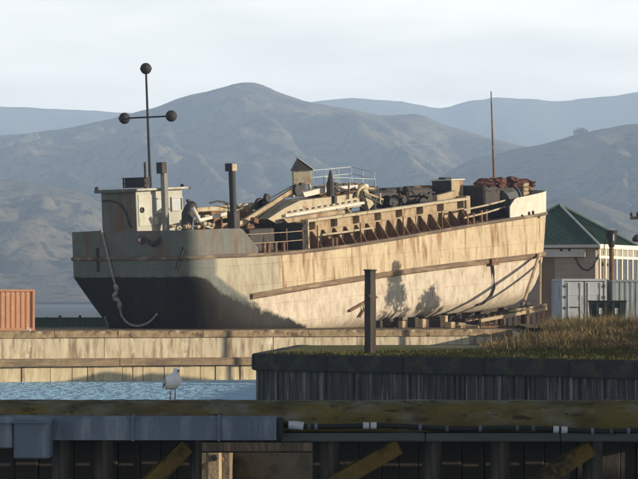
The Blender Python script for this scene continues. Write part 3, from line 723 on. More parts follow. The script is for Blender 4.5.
# diagonal lifting ladder and wires
for yl, x0 in ((-.9, 236), (-.2, 240)): MB().bar(sh(x0, 226, yl), sh(302, 184, yl), .22, .26).build('ladder_beam', M['tan' if yl < -.5 else 'dark'], ship)
b = MB()
for t in np.linspace(.1, .9, 9): b.bar(sh(236, 226, -.9).lerp(sh(302, 184, -.9), t), sh(240, 226, -.2).lerp(sh(302, 184, -.2), t), .1, .1)
tag(b.build('ladder_rungs', M['dark'], ship), kind='stuff')
for x, y, r_ in ((267, 198, .26), (297, 190, .36), (302, 186.5, .26)):
    q = sh(x, y, -1.1); MB().lathe([(r_ * .3, -.12), (r_, -.12), (r_ * .82, 0), (r_, .12), (r_ * .3, .12)], q, 18, rot=Matrix.Rotation(R(90), 3, 'X')).build('sheave', M['dark'], ship, angle=40)
b = MB().lathe([(.36, -.1), (.48, -.1), (.48, .1), (.36, .1), (.36, -.1)], sh(260, 205, .4), 18, rot=Matrix.Rotation(R(90), 3, 'X')); b.build('hand_wheel', M['dark'], ship, angle=40)
MB().tube([sh(266, 193.5, .2), sh(266, 204, .2)], [.1, .35], 8).build('pipe_valve', M['dark'], ship)
for (x0, y0, x1, y1) in ((250, 226, 299, 187), (255, 211, 296, 190), (262, 203, 296, 184)):
    MB().tube([sh(x0, y0, -.8), sh(x1, y1, -.8)], .045, 5).build('lifting_wire', M['dark'], ship)
# box girder chute: profile seen from starboard
def poly_part(name, m, pts, y0, y1, parent=ship):
    P = [sh(x, y, y0) for x, y in pts]; n_ = len(P)
    vs = [tuple(q) for q in P] + [(q.x, y1, q.z) for q in P]
    fs = [tuple(range(n_)), tuple(range(2 * n_ - 1, n_ - 1, -1))] + [(i, i + n_, (i + 1) % n_ + n_, (i + 1) % n_) for i in range(n_)]
    return MB().add(vs, fs).build(name, m, parent)
gd = poly_part('chute_girder', M['cream'], [(268, 219), (284, 208.5), (300, 200.5), (342, 195.4), (364, 191.5), (371, 199.5), (366, 205.5), (286, 217.5), (278, 224)], -1.3, 1.0)
for i in range(13):
    x = 287.5 + i * 6; y = 212.2 - i * 1.0
    poly_part('girder_slot', M['black'], [(x, y - .8), (x + 3.3, y - 1.35), (x + 3.3, y + .35), (x, y + .9)], -1.31, -1.29, gd)  # black plates stand in for the shade inside open slots
poly_part('girder_flange', M['whitep'], [(285.5, 214.5), (366, 201.2), (366.6, 203.6), (286, 217)], -1.55, -1.301, gd)
poly_part('chute_side', M['tan'], [(284, 219), (330, 211.6), (345, 210), (345, 214), (300, 221), (288, 223)], -1.9, -1.5, gd)
poly_part('girder_bracket', M['cream'], [(363.5, 190), (367.5, 189), (374, 204), (369, 209.5)], -1.7, -1.31, gd)
poly_part('girder_post', M['dark'], [(334.5, 195.5), (337, 195), (337, 203), (334.5, 203.5)], -1.5, -1.305, gd)
poly_part('upper_trough', M['whitep'], [(303, 192.5), (322, 188), (368, 184), (369, 187), (330, 191.5), (305, 197)], -.9, .6)
poly_part('trough_shadow_beam', M['rust'], [(318, 192.5), (358, 188.3), (358, 192.3), (322, 197)], -.4, .8)
MB().tube([sh(x, y, -1.5) for x, y in ((356.5, 197), (358, 191), (361, 187.5), (365, 186.2))], .13, 8).build('bent_pipe', M['cream'], ship, smooth=True)
dp = MB().tube([sh(330.5, 196, -1.4), sh(330.5, 182, -1.4)], .28, 10); dp.build('gantry_post', M['dark'], ship)
MB().tube([sh(330.5, 182, -1.4), sh(330.5, 175, -1.4), sh(330.5, 170, -1.4)], [.22, .14, .05], 8).build('gantry_head', M['dark'], ship)
MB().bar(sh(333, 186, -1.3), sh(357, 194, -1.3), .14, .14).build('gantry_stay', M['dark'], ship)
# small control hutch with pitched roof
hc = sh(302, 184.5, -.3); hut = bpy.data.objects.new('control_hutch', None); col.objects.link(hut); hut.parent = ship; hut.location = hc; hut.rotation_euler = (0, 0, R(-46))
# turned so that its long wall faces the basin
MB().cbox((0, 0, .45), (1.22, 1.0, .94), .03).build('hutch_wall', M['cream'], hut)
MB().add([(-.72, -.62, .93), (.72, -.62, .93), (.72, .62, .93), (-.72, .62, .93), (-.22, -.62, 1.75), (-.22, .62, 1.75)], [(0, 3, 2, 1), (0, 1, 4), (2, 3, 5), (1, 2, 5, 4), (3, 0, 4, 5)], 0).build('hutch_hood', M['dark'], hut)  # gable end coloured dark to hold its shade
MB().bar((-.26, .0, 1.79), (.80, .0, .97), 1.34, .05).build('hutch_roof', M['whitep'], hut)  # pale colour stands for the lit roof slope
for x, y, x2, y2 in ((296, 186, 293, 197), (309, 186, 313, 196)): MB().bar(sh(x, y - 2, -.3), sh(x2, y2, -.3), .15, .15).build('hutch_leg', M['cream'], ship)
# platform with handrails
def railing(name, m, posts, h, rails, r_=.03, parent=ship, base=True):
    P = [Vector(p) for p in posts]; b = MB()
    for k in rails:
        b.tube([p + Vector((0, 0, h * k)) for p in P], r_, 5)
    o = b.build(name, m, parent)
    tag(o)
    return o, P
def rail_with_posts(name, m, corner_pts, cnts, h, rails, r_=.03):
    P = []
    for i in range(len(corner_pts) - 1):
        for k in range(cnts[i]): P.append(Vector(corner_pts[i]).lerp(Vector(corner_pts[i + 1]), k / cnts[i]))
    P.append(Vector(corner_pts[-1]))
    holder = bpy.data.objects.new(name, None); col.objects.link(holder); holder.parent = ship
    for i, k in enumerate(rails): MB().tube([p + Vector((0, 0, h * k)) for p in P], r_, 5).build('handrail', m, holder)
    src = None
    for p in P:
        if src is None:
            src = MB().tube([(0, 0, 0), (0, 0, h)], r_ * 1.1, 5).build('stanchion', m, holder); src.location = p
        else: c = src.copy(); col.objects.link(c); c.location = p
        if p is not P[0]: c.parent = holder
    return holder
A_, Bp, C_ = sh(313, 186, .9), sh(352, 182, .9), sh(375, 187.5, -.8)
rail_with_posts('platform_railing', M['steelblue'], [A_, Bp, C_], [3, 2], 1.05, [1.0, .55], .032)
A2 = sh(324, 186, -.9)
rail_with_posts('platform_railing', M['steelblue'], [A2, C_ + Vector((0, -.05, -.05))], [4], .62, [1.0], .03)
b = MB(); b.add([A_, Bp, C_, A2, A_ - Vector((0, 0, .12)), Bp - Vector((0, 0, .12)), C_ - Vector((0, 0, .12)), A2 - Vector((0, 0, .12))], [(0, 1, 2, 3), (7, 6, 5, 4), (0, 4, 5, 1), (1, 5, 6, 2), (2, 6, 7, 3), (3, 7, 4, 0)]); b.build('platform_floor', M['tan'], ship)
# bulkhead at the after end of the hopper, coloured dark for its shadow, and things in front of it
HB = sh(303, 246, -3.3).x
zd0 = zd(HB); hbt = sh(303, 222, -3.3).z
MB().cbox((HB + .12, -.9, (zd0 + hbt) / 2 - .1), (.2, 4.8, hbt - zd0 + .1), .03).build('hopper_bulkhead', M['dark'], ship)
MB().cbox((HB - 2.2, -.4, zd(HB - 2.2) + .75), (2.6, 2.6, 1.5), .06).build('pump_casing', M['dark'], ship)
# hopper coaming: plate, top flange, gussets (dark rust colour deepens their shaded after faces into triangles)
ca, cb = sh(304, 222, -3.3), sh(463.5, 199.5, -3.3); da, db = sh(304, 245, -3.3), sh(463.5, 225.5, -3.3)
N_ = 24; vs = []
for i in range(N_ + 1):
    t = i / N_; s = ca.x + (cb.x - ca.x) * t; zt_ = ca.z + (cb.z - ca.z) * t; zz = min(zd(s) - .03, zt_ - 1.0)
    for y in (-3.3, -3.2): vs += [(s, y, zz), (s, y, zt_)]
fs = []
for i in range(N_):
    o = i * 4; fs += [(o, o + 4, o + 5, o + 1), (o + 2, o + 3, o + 7, o + 6), (o + 1, o + 5, o + 7, o + 3)]
fs += [(0, 1, 3, 2), (N_ * 4, N_ * 4 + 2, N_ * 4 + 3, N_ * 4 + 1)]
coam = MB().add(vs, fs).build('hopper_coaming', M['tan'], ship)
MB().add([(x, y, z + dz) for (x, z) in ((ca.x - .15, ca.z), (cb.x + .15, cb.z)) for y, dz in ((-3.75, -.02), (-3.15, -.02), (-3.15, .16), (-3.75, .16))], [(0, 1, 2, 3), (4, 7, 6, 5), (0, 4, 5, 1), (1, 5, 6, 2), (2, 6, 7, 3), (3, 7, 4, 0)]).build('coaming_flange', M['cream'], coam)
MB().bar((ca.x, -3.36, ca.z - .62), (cb.x, -3.36, cb.z - .62), .12, .08).build('coaming_stringer', M['tan'], coam)
NG = 15
for i in range(NG):
    t = (i + .55) / NG; s = ca.x + (cb.x - ca.x) * t; zt_ = ca.z + (cb.z - ca.z) * t; zb_ = zd(s) - .02; hh = zt_ - zb_
    g_ = MB().add([(s + dx, y, z) for dx in (-.035, .035) for y, z in ((-3.3, zb_), (-4.25, zb_), (-4.2, zb_ + .12), (-3.46, zt_ - .68), (-3.3, zt_ - .66))], [(0, 1, 2, 3, 4), (9, 8, 7, 6, 5)] + [(k, k + 5, (k + 1) % 5 + 5, (k + 1) % 5) for k in range(5)])
    g_.build('gusset', M['rust'], coam)
    if i % 2 == 0:
        MB().add([(s + dx, y, z) for dx in (-.05, .05) for y, z in ((-3.3, zt_ - .58), (-3.72, zt_ - .5), (-3.72, zt_ - .025), (-3.3, zt_ - .025))], [(0, 1, 2, 3), (7, 6, 5, 4)] + [(k, k + 4, (k + 1) % 4 + 4, (k + 1) % 4) for k in range(4)]).build('flange_bracket', M['tan'], coam)
MB().cbox((ca.x - .05, -3.45, (ca.z + zd(ca.x)) / 2), (.14, .5, ca.z - zd(ca.x)), .02).build('coaming_post', M['cream'], coam)
MB().cbox((cb.x + .25, -3.1, cb.z - .4), (.5, .9, 1.3), .04).build('coaming_end', M['tan'], coam)
MB().tube([sh(x, y, -4.5) for x, y in ((322, 235), (345, 232), (375, 227.5))], .07, 7).build('deck_pipe', M['cream'], ship)
# far side of the hopper, inboard plating
MB().add([(s, 3.3, z) for s in (ca.x, cb.x) for z in (zd(s) - .05, zd(s) + 1.3)] + [(s, 3.2, z) for s in (ca.x, cb.x) for z in (zd(s) - .05, zd(s) + 1.3)], [(0, 1, 3, 2), (4, 6, 7, 5), (1, 5, 7, 3), (0, 4, 5, 1), (2, 3, 7, 6)]).build('port_coaming', M['rust'], ship)
# deck edge stanchions with wires
pts_ = []
s_ = sh(262, 250, -4.95).x; s1_ = sh(446, 230, -4.95).x
k = 0
src = None; dr = bpy.data.objects.new('deck_railing', None); col.objects.link(dr); dr.parent = ship
for px in (287, 303, 318, 361, 404, 443):
    q = sh(px, 245, -4.95); z = zd(q.x) + .1; pts_.append(Vector((q.x, -4.95, z)))
    h = 1.45 if px < 330 else 1.25
    MB().tube([(q.x, -4.95, z - .1), (q.x, -4.95, z + h)], .045, 6).build('stanchion', M['rust'], dr)
for k_ in (.62, 1.2):
    P = [Vector((sh(248, 250, -4.95).x, -4.9, zd(sh(248, 250, -4.95).x) + k_ + .1))] + [p + Vector((0, 0, k_)) for p in pts_[:2]]
    MB().tube(P, .028, 5).build('handrail', M['tan'], dr)
def bitt(px, py, yl, h=.75, r_=.13, pair=.0):
    q = sh(px, py, yl); z = zd(q.x) - .02
    MB().lathe([(r_, 0), (r_, h - .08), (r_ * 1.25, h - .06), (r_ * 1.25, h), (r_ * .6, h + .03)], (q.x, yl, z), 10).build('bitt', M['rust'], ship, angle=40)
for px in (264, 268.5, 275.5, 283.5): bitt(px, 249, -4.75, .72)
bitt(332, 240, -4.7, .6); bitt(336, 240, -4.7, .6)
for px in (467.5, 473.5): bitt(px, 228, -4.6, .78, .12)
for px in (481.5, 486.5): bitt(px, 226, -4.5, .85, .12)
# forward of the hopper
for k_ in (0, 1):
    MB().tube([sh(464, 210 + 8 * k_, -4.6), sh(485, 205.5 + 7.5 * k_, -4.65), sh(505, 200.5 + 6.5 * k_, -4.5)], .07, 7).build('bow_handrail', M['cream'], ship)
q = sh(452, 196, -1.0); dk = MB().cbox((q.x + .72, -1.0 + .85, q.z + .1), (1.45, 1.7, 2.0), .04); dh = dk.build('deckhouse', M['tan'], ship)
MB().cbox((q.x - .02, -1.0 + .85, q.z + .1), (.04, 1.66, 1.96), .01).build('aft_panel', M['dark'], dh)  # dark plate puts shade on the face turned from the sun
MB().cbox((q.x + .72, -.15, q.z + 1.14), (1.7, 1.9, .1), .03).build('deckhouse_roof', M['whitep'], dh)
MB().cbox((q.x + .5, -.1, q.z + 1.26), (.8, .6, .14), .03).build('roof_hatch', M['dark'], dh)
poly_part('control_panel', M['tan'], [(437, 195.5), (456.5, 190.5), (457, 198.5), (437.5, 202.5)], -2.7, -2.3)
# dark machinery heap amidships: winch with drums, boxes and a low truss
for (x0, y0, x1, y1, yl, m_) in ((373, 195, 395, 212, -.6, 'dark'), (386, 191.5, 412, 208, .4, 'dark'), (408, 192, 433, 204, -.2, 'dark'), (415, 189.5, 434, 200, .9, 'rust'), (366, 190, 380, 200, .6, 'dark')):
    a = sh(x0, y1, yl); c = sh(x1, y0, yl); d_ = sh(x0, y0, yl)
    MB().cbox(((a.x + c.x) / 2, yl + .6, (d_.z + a.z) / 2 + .1), (abs(c.x - a.x), 1.3, abs(d_.z - a.z) + .3), .15).build('winch_casing', M[m_], ship)
for x, y in ((399.5, 190), (407, 188.8)):
    q = sh(x, y, .3); mb = MB().tube([q - Vector((0, 0, .7)), q], .07, 6); mb.ball(q, .22, 9, sz=.9); mb.build('winch_lever', M['dark'], ship)
for x, y, r_ in ((391, 203, .55),):
    q = sh(x, y, -1.0); MB().lathe([(r_, -.5), (r_, -.42), (r_ * .7, -.4), (r_ * .7, .4), (r_, .42), (r_, .5)], q, 18, rot=Matrix.Rotation(R(90), 3, 'Y')).build('winch_drum', M['dark'], ship, angle=40)
b = MB(); e0, e1 = sh(365, 196, -1.7), sh(382, 204.5, -1.7); g0, g1 = sh(364, 192, -1.7), sh(383, 199.5, -1.7)
MB().bar(e0, e1, .12, .12).build('truss_chord', M['dark'], ship); MB().bar(g0, g1, .12, .12).build('truss_chord', M['tan'], ship)
for t in np.linspace(0, 1, 9): MB().bar(e0.lerp(e1, t), g0.lerp(g1, t), .07, .07).build('truss_post', M['dark'], ship)
MB().tube([sh(380, 204, -1.8), sh(380, 193, -1.8)], .08, 6).build('truss_stay', M['cream'], ship)
# clutter among the machinery: pipes, brackets, wires, each a part
rng2 = random.Random(21)
zones = ((372, 432, lambda x: 200 - (x - 372) * .10, 5, 22, ('dark', 'rust', 'dark', 'dark', 'tan')), (204, 258, lambda x: 219, 4, 12, ('rust', 'dark', 'tan', 'cream')), (300, 366, lambda x: 190 - (x - 300) * .03, 3, 12, ('rust', 'tan', 'dark')), (472, 505, lambda x: 197 - (x - 472) * .1, 5, 10, ('dark', 'rust')), (306, 372, lambda x: 214 - (x - 306) * .12, 3, 12, ('rust', 'dark', 'tan')))
for xa_, xb_, fy, sp_, n_, ms_ in zones:
    for i in range(n_):
        x = rng2.uniform(xa_, xb_); y = fy(x) + rng2.uniform(-sp_, sp_); yl = rng2.uniform(-1.6, .8); q = sh(x, y, yl); k = rng2.random(); m_ = M[rng2.choice(ms_)]
        if k < .4:
            d = Vector((rng2.uniform(-1.3, 1.3), rng2.uniform(-.5, .5), rng2.uniform(-.5, .35)))
            MB().tube([q - d * .5, q + Vector((0, 0, rng2.uniform(-.1, .2))), q + d * .5], rng2.uniform(.04, .12), 6).build('pipe_run', m_, ship)
        elif k < .72:
            MB().cbox(q, (rng2.uniform(.2, .9), rng2.uniform(.2, .6), rng2.uniform(.15, .55)), .03, Matrix.Rotation(rng2.uniform(-.3, .3), 3, 'Y')).build('gear_box', m_, ship)
        elif k < .86:
            MB().bar(q - Vector((rng2.uniform(-.3, .3), 0, .7)), q + Vector((rng2.uniform(-.3, .3), 0, .4)), .09, .09).build('gear_bracket', m_, ship)
        else:
            MB().lathe([(.08, -.09), (.26, -.08), (.26, .08), (.08, .09)], q, 12, rot=Matrix.Rotation(R(90), 3, rng2.choice('XY'))).build('gear_wheel', m_, ship, angle=40)
# bow winch house, drums and mast
wz = sh(486, 222, -2.6); wtop = sh(486, 186, -2.6).z
MB().cbox((wz.x + 1.6, 0, (zd(wz.x + 1.5) + wtop) / 2), (3.6, 5.4, wtop - zd(wz.x + 1.5) + .1), .12).build('winch_house', M['dark'], ship)
fw = sh(468, 190, 1.6); MB().cbox((fw.x + 1, 2.2, fw.z - 1.2), (2.2, 2.8, 2.6), .1).build('winch_house_wing', M['dark'], ship)
q = sh(511, 200, -2.9); MB().lathe([(.75, -.75), (.95, -.75), (.95, -.66), (.80, -.64), (.80, .64), (.95, .66), (.95, .75), (.75, .75)], (q.x, -2.4, q.z + .1), 22, rot=Matrix.Rotation(R(74), 3, 'Y')).build('anchor_drum', mat('blue grey drum paint', (.10, .11, .12), (.07, .075, .08), scale=2, bump=.3), ship, angle=40)
q = sh(523, 199, -2.2); q2 = sh(525, 183, -2.2); MB().cbox(((q.x + q2.x) / 2, -2.1, (q.z + q2.z) / 2 - .5), (.75, .7, q2.z - q.z + 1.0), .06).build('chain_stopper', M['tan'], ship)
q = sh(530, 186, -1.2); MB().cbox((q.x, -1.0, q.z - .6), (.5, .6, 1.7), .06).build('chain_stopper', M['rust'], ship)
q = sh(494.5, 190, 0); zt5 = sh(494, 91, 0).z
mm = MB().tube([(q.x, 0, q.z - 1), (q.x, 0, q.z + 2.5), (q.x, 0, zt5)], [.09, .075, .04], 7).build('bow_mast', M['rust'], ship)
MB().bar((q.x - .25, 0, q.z + 1.0), (q.x + .25, 0, q.z + 1.0), .05, .05).build('mast_step', M['rust'], mm)
# heap of rusty netting lying over the winch house: a thing of its own
M['net'] = mat('rust red netting', (.115, .045, .035), (.06, .03, .028), scale=4, c3=(.17, .075, .055), s3=3, t3=.58, bump=1.0, bscale=14, rough=.95)
nh = thing('net_heap', 'heap of rust red netting piled on top of the bow winch house', 'net heap')
for i in range(34):
    t = random.random(); px = 478 + 50 * t; hump = 2.2 * math.sin(t * 3.1) + 1.6 * noise.noise(Vector((t * 7, 3.3, 0)))
    c0 = SM @ sh(px, 184.6 - hump + random.uniform(-.5, 1.5), random.uniform(-2.6, .2)); r_ = random.uniform(.30, .52)
    mb = MB(); n0 = 14; q0_ = Matrix.Rotation(random.uniform(0, 3), 3, 'Z')
    for a in range(9):
        th = math.pi * a / 8
        for bq in range(n0):
            ph = 2 * math.pi * bq / n0; d = Vector((math.sin(th) * math.cos(ph), math.sin(th) * math.sin(ph), -math.cos(th)))
            k = r_ * (1 + .45 * noise.noise(d * 1.8 + Vector((i * 3.1, 0, 0))) + .30 * noise.noise(d * 5 + Vector((0, i, 0))))
            mb.v.append(tuple(c0 + q0_ @ Vector((d.x * k * 1.6, d.y * k, d.z * k * .75))))
    for a in range(8):
        for bq in range(n0): mb.f.append((a * n0 + bq, a * n0 + (bq + 1) % n0, a * n0 + n0 + (bq + 1) % n0, a * n0 + n0 + bq)); mb.m.append(0)
    mb.build('net_fold', M['net'], nh, merge=True)
b = MB()
for i in range(60):
    px = random.uniform(477, 530); p = SM @ sh(px, 184 + random.uniform(-2.5, 6), random.uniform(-3.0, -1.0)); P = [p]
    for k in range(5): P.append(P[-1] + Vector((random.uniform(-.25, .25), random.uniform(-.2, .2), random.uniform(-.18, .12))))
    b.tube(P, .022, 4)
tag(b.build('net_strands', M['net'], nh), kind='stuff')

# ------------------------------------------------------------------ things on the land
M['orange'] = mat('sun faded orange container', (.42, .215, .125), (.35, .17, .095), scale=.8, c3=(.34, .14, .08), s3=1.2, t3=.62, stretch3=(1, 1, .2), c4=(.58, .34, .22), s4=1.0, t4=.62, bump=.2, rough=.7)
M['blue'] = mat('faded blue container', (.36, .385, .405), (.295, .32, .345), scale=.9, c3=(.13, .10, .085), s3=1.6, t3=.66, stretch3=(1, 1, .25), bump=.2, rough=.65)
M['teal'] = mat('grey teal container', (.20, .235, .245), (.165, .195, .205), scale=.9, c3=(.11, .10, .09), s3=1.4, t3=.66, stretch3=(1, 1, .25), bump=.2, rough=.65)
M['gasket'] = mat('dark gasket', (.05, .055, .06), bump=0)
M['bin'] = mat('dark green skip paint', (.022, .035, .030), (.016, .024, .022), scale=2, c3=(.06, .05, .035), s3=2, t3=.66, bump=.3)
M['greenwall'] = mat('dull green cladding', (.055, .085, .062), (.04, .062, .048), scale=.8, c3=(.05, .05, .04), s3=1, t3=.62, bump=.2)
M['roofg'] = mat('green painted roof iron', (.038, .078, .056), (.03, .06, .045), scale=.7, c3=(.055, .09, .07), s3=.8, t3=.6, bump=.15, rough=.55)
M['wallpink'] = mat('pinkish beige wall', (.34, .275, .235), (.29, .235, .20), scale=.6, c3=(.22, .17, .14), s3=1.0, t3=.64, stretch3=(1, 1, .3), bump=.2)
M['brownwall'] = mat('brown corner wall', (.20, .14, .10), (.16, .11, .08), scale=1, bump=.3)
M['trim'] = mat('cream white trim', (.74, .70, .58), (.68, .63, .50), scale=1.5, bump=.15, rough=.6)
M['fascia'] = mat('pale grey fascia board', (.50, .49, .46), (.43, .42, .40), scale=1.2, c3=(.3, .27, .24), s3=1.2, t3=.66, bump=.2)
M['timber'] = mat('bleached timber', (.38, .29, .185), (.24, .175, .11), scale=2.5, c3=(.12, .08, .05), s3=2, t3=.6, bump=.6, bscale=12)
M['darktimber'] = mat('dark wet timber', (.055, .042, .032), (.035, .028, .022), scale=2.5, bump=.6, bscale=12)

def container(name, label, loc, rz, L_, H_, m, doors=True, group=None):
    """length along local x, front (long) side towards -y; the door end when doors is at -y"""
    t = thing(name, label, 'shipping container', loc, rz, group)
    D_ = 2.44; fr = MB(); p = .14
    for x in (p / 2, L_ - p / 2):
        for y in (p / 2, D_ - p / 2): fr.box((x, y, H_ / 2), (p, p, H_))
    for z in (.08, H_ - .06):
        for y in (p / 2, D_ - p / 2): fr.box((L_ / 2, y, z), (L_ - 2 * p - .004, p - .01, .12 if z > 1 else .16))
        for x in (p / 2, L_ - p / 2): fr.box((x, D_ / 2, z), (p - .01, D_ - 2 * p - .004, .12 if z > 1 else .16))
    fr.build('container_frame', m, t)
    cd = .045 if doors else .026
    def corr(a, b, n_, off):
        vs = []; fs = []; a = Vector(a); b = Vector(b); d = b - a; Ln = d.length; d.normalize(); nn = Vector((d.y, -d.x, 0)); pts = []; r = 0
        while r < Ln:
            for dx, o in ((0, 0), (.11, 0), (.15, -cd), (.26, -cd)):
                if r + dx < Ln: pts.append(a + d * (r + dx) + nn * o)
            r += .30
        pts.append(b)
        for q in pts: vs += [q + Vector((0, 0, .16)), q + Vector((0, 0, H_ - .12))]
        return vs, [(2 * i, 2 * i + 2, 2 * i + 3, 2 * i + 1) for i in range(len(pts) - 1)]
    if not doors: MB().add(*corr((p, .06, 0), (L_ - p, .06, 0), 0, 0)).build('side_panel', m, t, recalc=False)
    MB().add(*corr((L_ - .06, p, 0), (L_ - .06, D_ - p, 0), 0, 0)).build('side_panel', m, t, recalc=False)
    MB().add(*corr((L_ - p, D_ - .06, 0), (p, D_ - .06, 0), 0, 0)).build('side_panel', m, t, recalc=False)
    MB().add(*corr((.06, D_ - p, 0), (.06, p, 0), 0, 0)).build('side_panel', m, t, recalc=False)
    MB().box((L_ / 2, D_ / 2, H_ - .09), (L_ - .02, D_ - .02, .05)).build('roof_panel', m, t)
    if doors:
        w = (L_ - 2 * p) / 2
        for k in range(2):
            x0 = p + k * w
            dd = MB().cbox((x0 + w / 2, .07, H_ / 2 + .02), (w - .05, .06, H_ - .36), .02); dd_ = dd.build('door', m, t)
            for zc in (.62, 1.25, 1.88): MB().cbox((x0 + w / 2, .035, zc), (w - .22, .022, .40), .01).build('door_rib', m, dd_)
            for xx in (x0 + .22, x0 + w - .22):
                MB().tube([(xx, .005, .22), (xx, .005, H_ - .2)], .024, 6).build('lock_bar', M['fascia'], dd_)
            MB().cbox((x0 + w * .5, -.01, 1.05), (.5, .04, .05), .01).build('handle', M['gasket'], dd_)
        MB().box((L_ / 2, .062, H_ / 2 + .02), (.045, .06, H_ - .36)).build('door_gasket', M['gasket'], t)
        for xx in (p + .01, L_ - p - .01):
            for zc in (.4, 1.0, 1.6, 2.2): MB().cbox((xx, .01, zc), (.1, .09, .14), .01).build('hinge', M['gasket'], t)
    return t
# orange container on the far left, standing parallel to the quay
q = at(35, 331, 178); L1 = 6.06
d1 = Vector((math.cos(R(18)), math.sin(R(18)), 0))
container('orange_container', 'sun faded orange corrugated container standing on the quay at the far left', (q.x - d1.x * L1, q.y - d1.y * L1, 0), R(18), L1, 2.42, M['orange'], doors=False)
# low green corrugated wall behind the quay
gw = thing('green_barrier', 'low dark green corrugated barrier between the orange container and the ship', 'barrier')
xa, xb, Yb = gx(33, 204), gx(125, 204), 204
vs = []; k = 0
n_ = int((xb - xa) / .19)
for i in range(n_ + 1): vs += [(xa + .19 * i, Yb + (.03 if i % 2 else 0), 0), (xa + .19 * i, Yb + (.03 if i % 2 else 0), .58)]
MB().add(vs, [(2 * i, 2 * i + 2, 2 * i + 3, 2 * i + 1) for i in range(n_)]).build('cladding', M['greenwall'], gw, recalc=False)
MB().cbox(((xa + xb) / 2, Yb + .04, .60), (xb - xa, .22, .06), .02).build('barrier_cap', M['greenwall'], gw)
for px in (60, 80, 47, 98):
    x = gx(px, Yb); MB().cbox((x, Yb + .25, .33), (.12, .12, .66), .02).build('barrier_post', M['darktimber'], gw)
    if px in (60, 80): MB().lathe([(.05, .63), (.10, .68), (.10, .74), (.04, .78)], (x, Yb + .05, 0), 8).build('cap_knob', M['dark'], gw)
# pale scraps lying on the coping
for px, r_ in ((31, .8),):
    p = quay((gx(px, 173) - Q0.x) / QD.x, -.3, .035)
    s = MB(); 
    for i in range(5):
        s.cbox((p.x + random.uniform(-.15, .15), p.y + random.uniform(-.1, .1), p.z + .05 + .03 * i), (.16, .12, .07), .02, Matrix.Rotation(random.uniform(0, 3), 3, 'Z') @ Matrix.Rotation(random.uniform(-.5, .5), 3, 'X'))
    tag(s.build('paper_scrap', M['whitep']), 'crumpled white scrap lying on the quay edge below the orange container', 'scrap')

# timber blocks and cradle under the hull
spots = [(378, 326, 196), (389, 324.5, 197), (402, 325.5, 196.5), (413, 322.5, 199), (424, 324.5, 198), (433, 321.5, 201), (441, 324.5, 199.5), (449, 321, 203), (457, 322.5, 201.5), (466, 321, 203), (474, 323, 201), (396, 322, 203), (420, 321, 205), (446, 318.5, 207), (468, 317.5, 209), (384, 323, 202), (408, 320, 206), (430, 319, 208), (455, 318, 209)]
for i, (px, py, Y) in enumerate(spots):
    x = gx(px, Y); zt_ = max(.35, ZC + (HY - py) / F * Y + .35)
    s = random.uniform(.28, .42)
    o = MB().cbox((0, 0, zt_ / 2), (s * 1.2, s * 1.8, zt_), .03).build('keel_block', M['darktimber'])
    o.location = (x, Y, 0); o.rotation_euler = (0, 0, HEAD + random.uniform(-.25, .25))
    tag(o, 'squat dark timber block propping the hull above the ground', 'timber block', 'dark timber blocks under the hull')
for (px, py, Y, s, lb) in ((402, 324, 194.5, .30, 'pale timber block in front of the dark blocks nearest the mooring post'), (422, 322, 195.5, .34, 'taller pale timber block standing before the middle of the hull'), (444, 318.5, 197, .32, 'pale timber block set highest before the dark blocks'), (450, 325, 194.2, .42, 'low slanted pale timber block lying before the hull near the cradle')):
    x = gx(px, Y); zt_ = max(.28, ZC + (HY - py) / F * Y + .2)
    o = MB().cbox((0, 0, zt_ / 2), (s * 1.1, s * 1.3, zt_), .04).build('timber_block', M['timber']); o.location = (x, Y, 0); o.rotation_euler = (0, 0, HEAD + random.uniform(-.3, .3)); tag(o, lb, 'timber block')
pb = thing('cradle_runner', 'long dark timber runner lying under the far side of the hull', 'timber runner')  # added dark timber filling the shaded gap beneath the hull
for i in range(8):
    p = SM @ Vector((9 + i * 4.2, 3.4, zk(9 + i * 4.2))); p2 = SM @ Vector((13.1 + i * 4.2, 3.4, zk(13.1 + i * 4.2)))
    h = max(.5, (p.z + p2.z) / 2 - .02); m_ = (p + p2) / 2
    MB().cbox((0, 0, 0), ((p2 - p).length, .5, h), .04).build('timber', M['darktimber'], pb).matrix_world = Matrix.Translation((m_.x, m_.y, h / 2)) @ Matrix.Rotation(HEAD, 4, 'Z')
# tall shores right under the keel, in the shade
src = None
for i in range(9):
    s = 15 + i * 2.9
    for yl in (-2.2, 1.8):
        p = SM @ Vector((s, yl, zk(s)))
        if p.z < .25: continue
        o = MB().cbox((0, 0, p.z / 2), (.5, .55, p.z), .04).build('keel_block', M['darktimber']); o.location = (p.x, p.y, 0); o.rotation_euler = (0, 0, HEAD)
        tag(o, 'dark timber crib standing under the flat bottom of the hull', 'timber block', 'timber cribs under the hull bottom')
cr = thing('slip_cradle', 'sunlit pale slipway cradle beam on rollers sloping up beside the bow', 'slipway cradle')
a = at(480, 324.5, 197.5); b = at(546, 312.0, 201.5); d = (b - a); n_ = Vector((-d.y, d.x, 0)).normalized()
for off, nm in ((0, 'cradle_beam'), (1.3, 'cradle_beam')):
    MB().bar(a + n_ * off + Vector((0, 0, .25)), b + n_ * off + Vector((0, 0, .25)), .22, .22).build(nm, M['timber'], cr)
MB().bar(a.lerp(b, .45) + Vector((0, -.05, .52)), b + Vector((0, -.05, .50)), .2, .14).build('upper_beam', M['timber'], cr)
for i in range(11):
    p = a.lerp(b, (i + .5) / 11); h = p.z
    MB().cbox((p.x, p.y + .1, h * .5 - .02), (.15, .3, max(h + .18, .2)), .02).build('roller_post', M['rust'], cr)
    MB().bar(p + Vector((0, -.05, .44)), p + n_ * 1.5 + Vector((0, 0, .44)), .16, .1).build('cross_tie', M['darktimber'], cr)
MB().bar(Vector((a.x, a.y, .05)), Vector((b.x, b.y, .06)), .2, .1).build('ground_rail', M['rust'], cr)
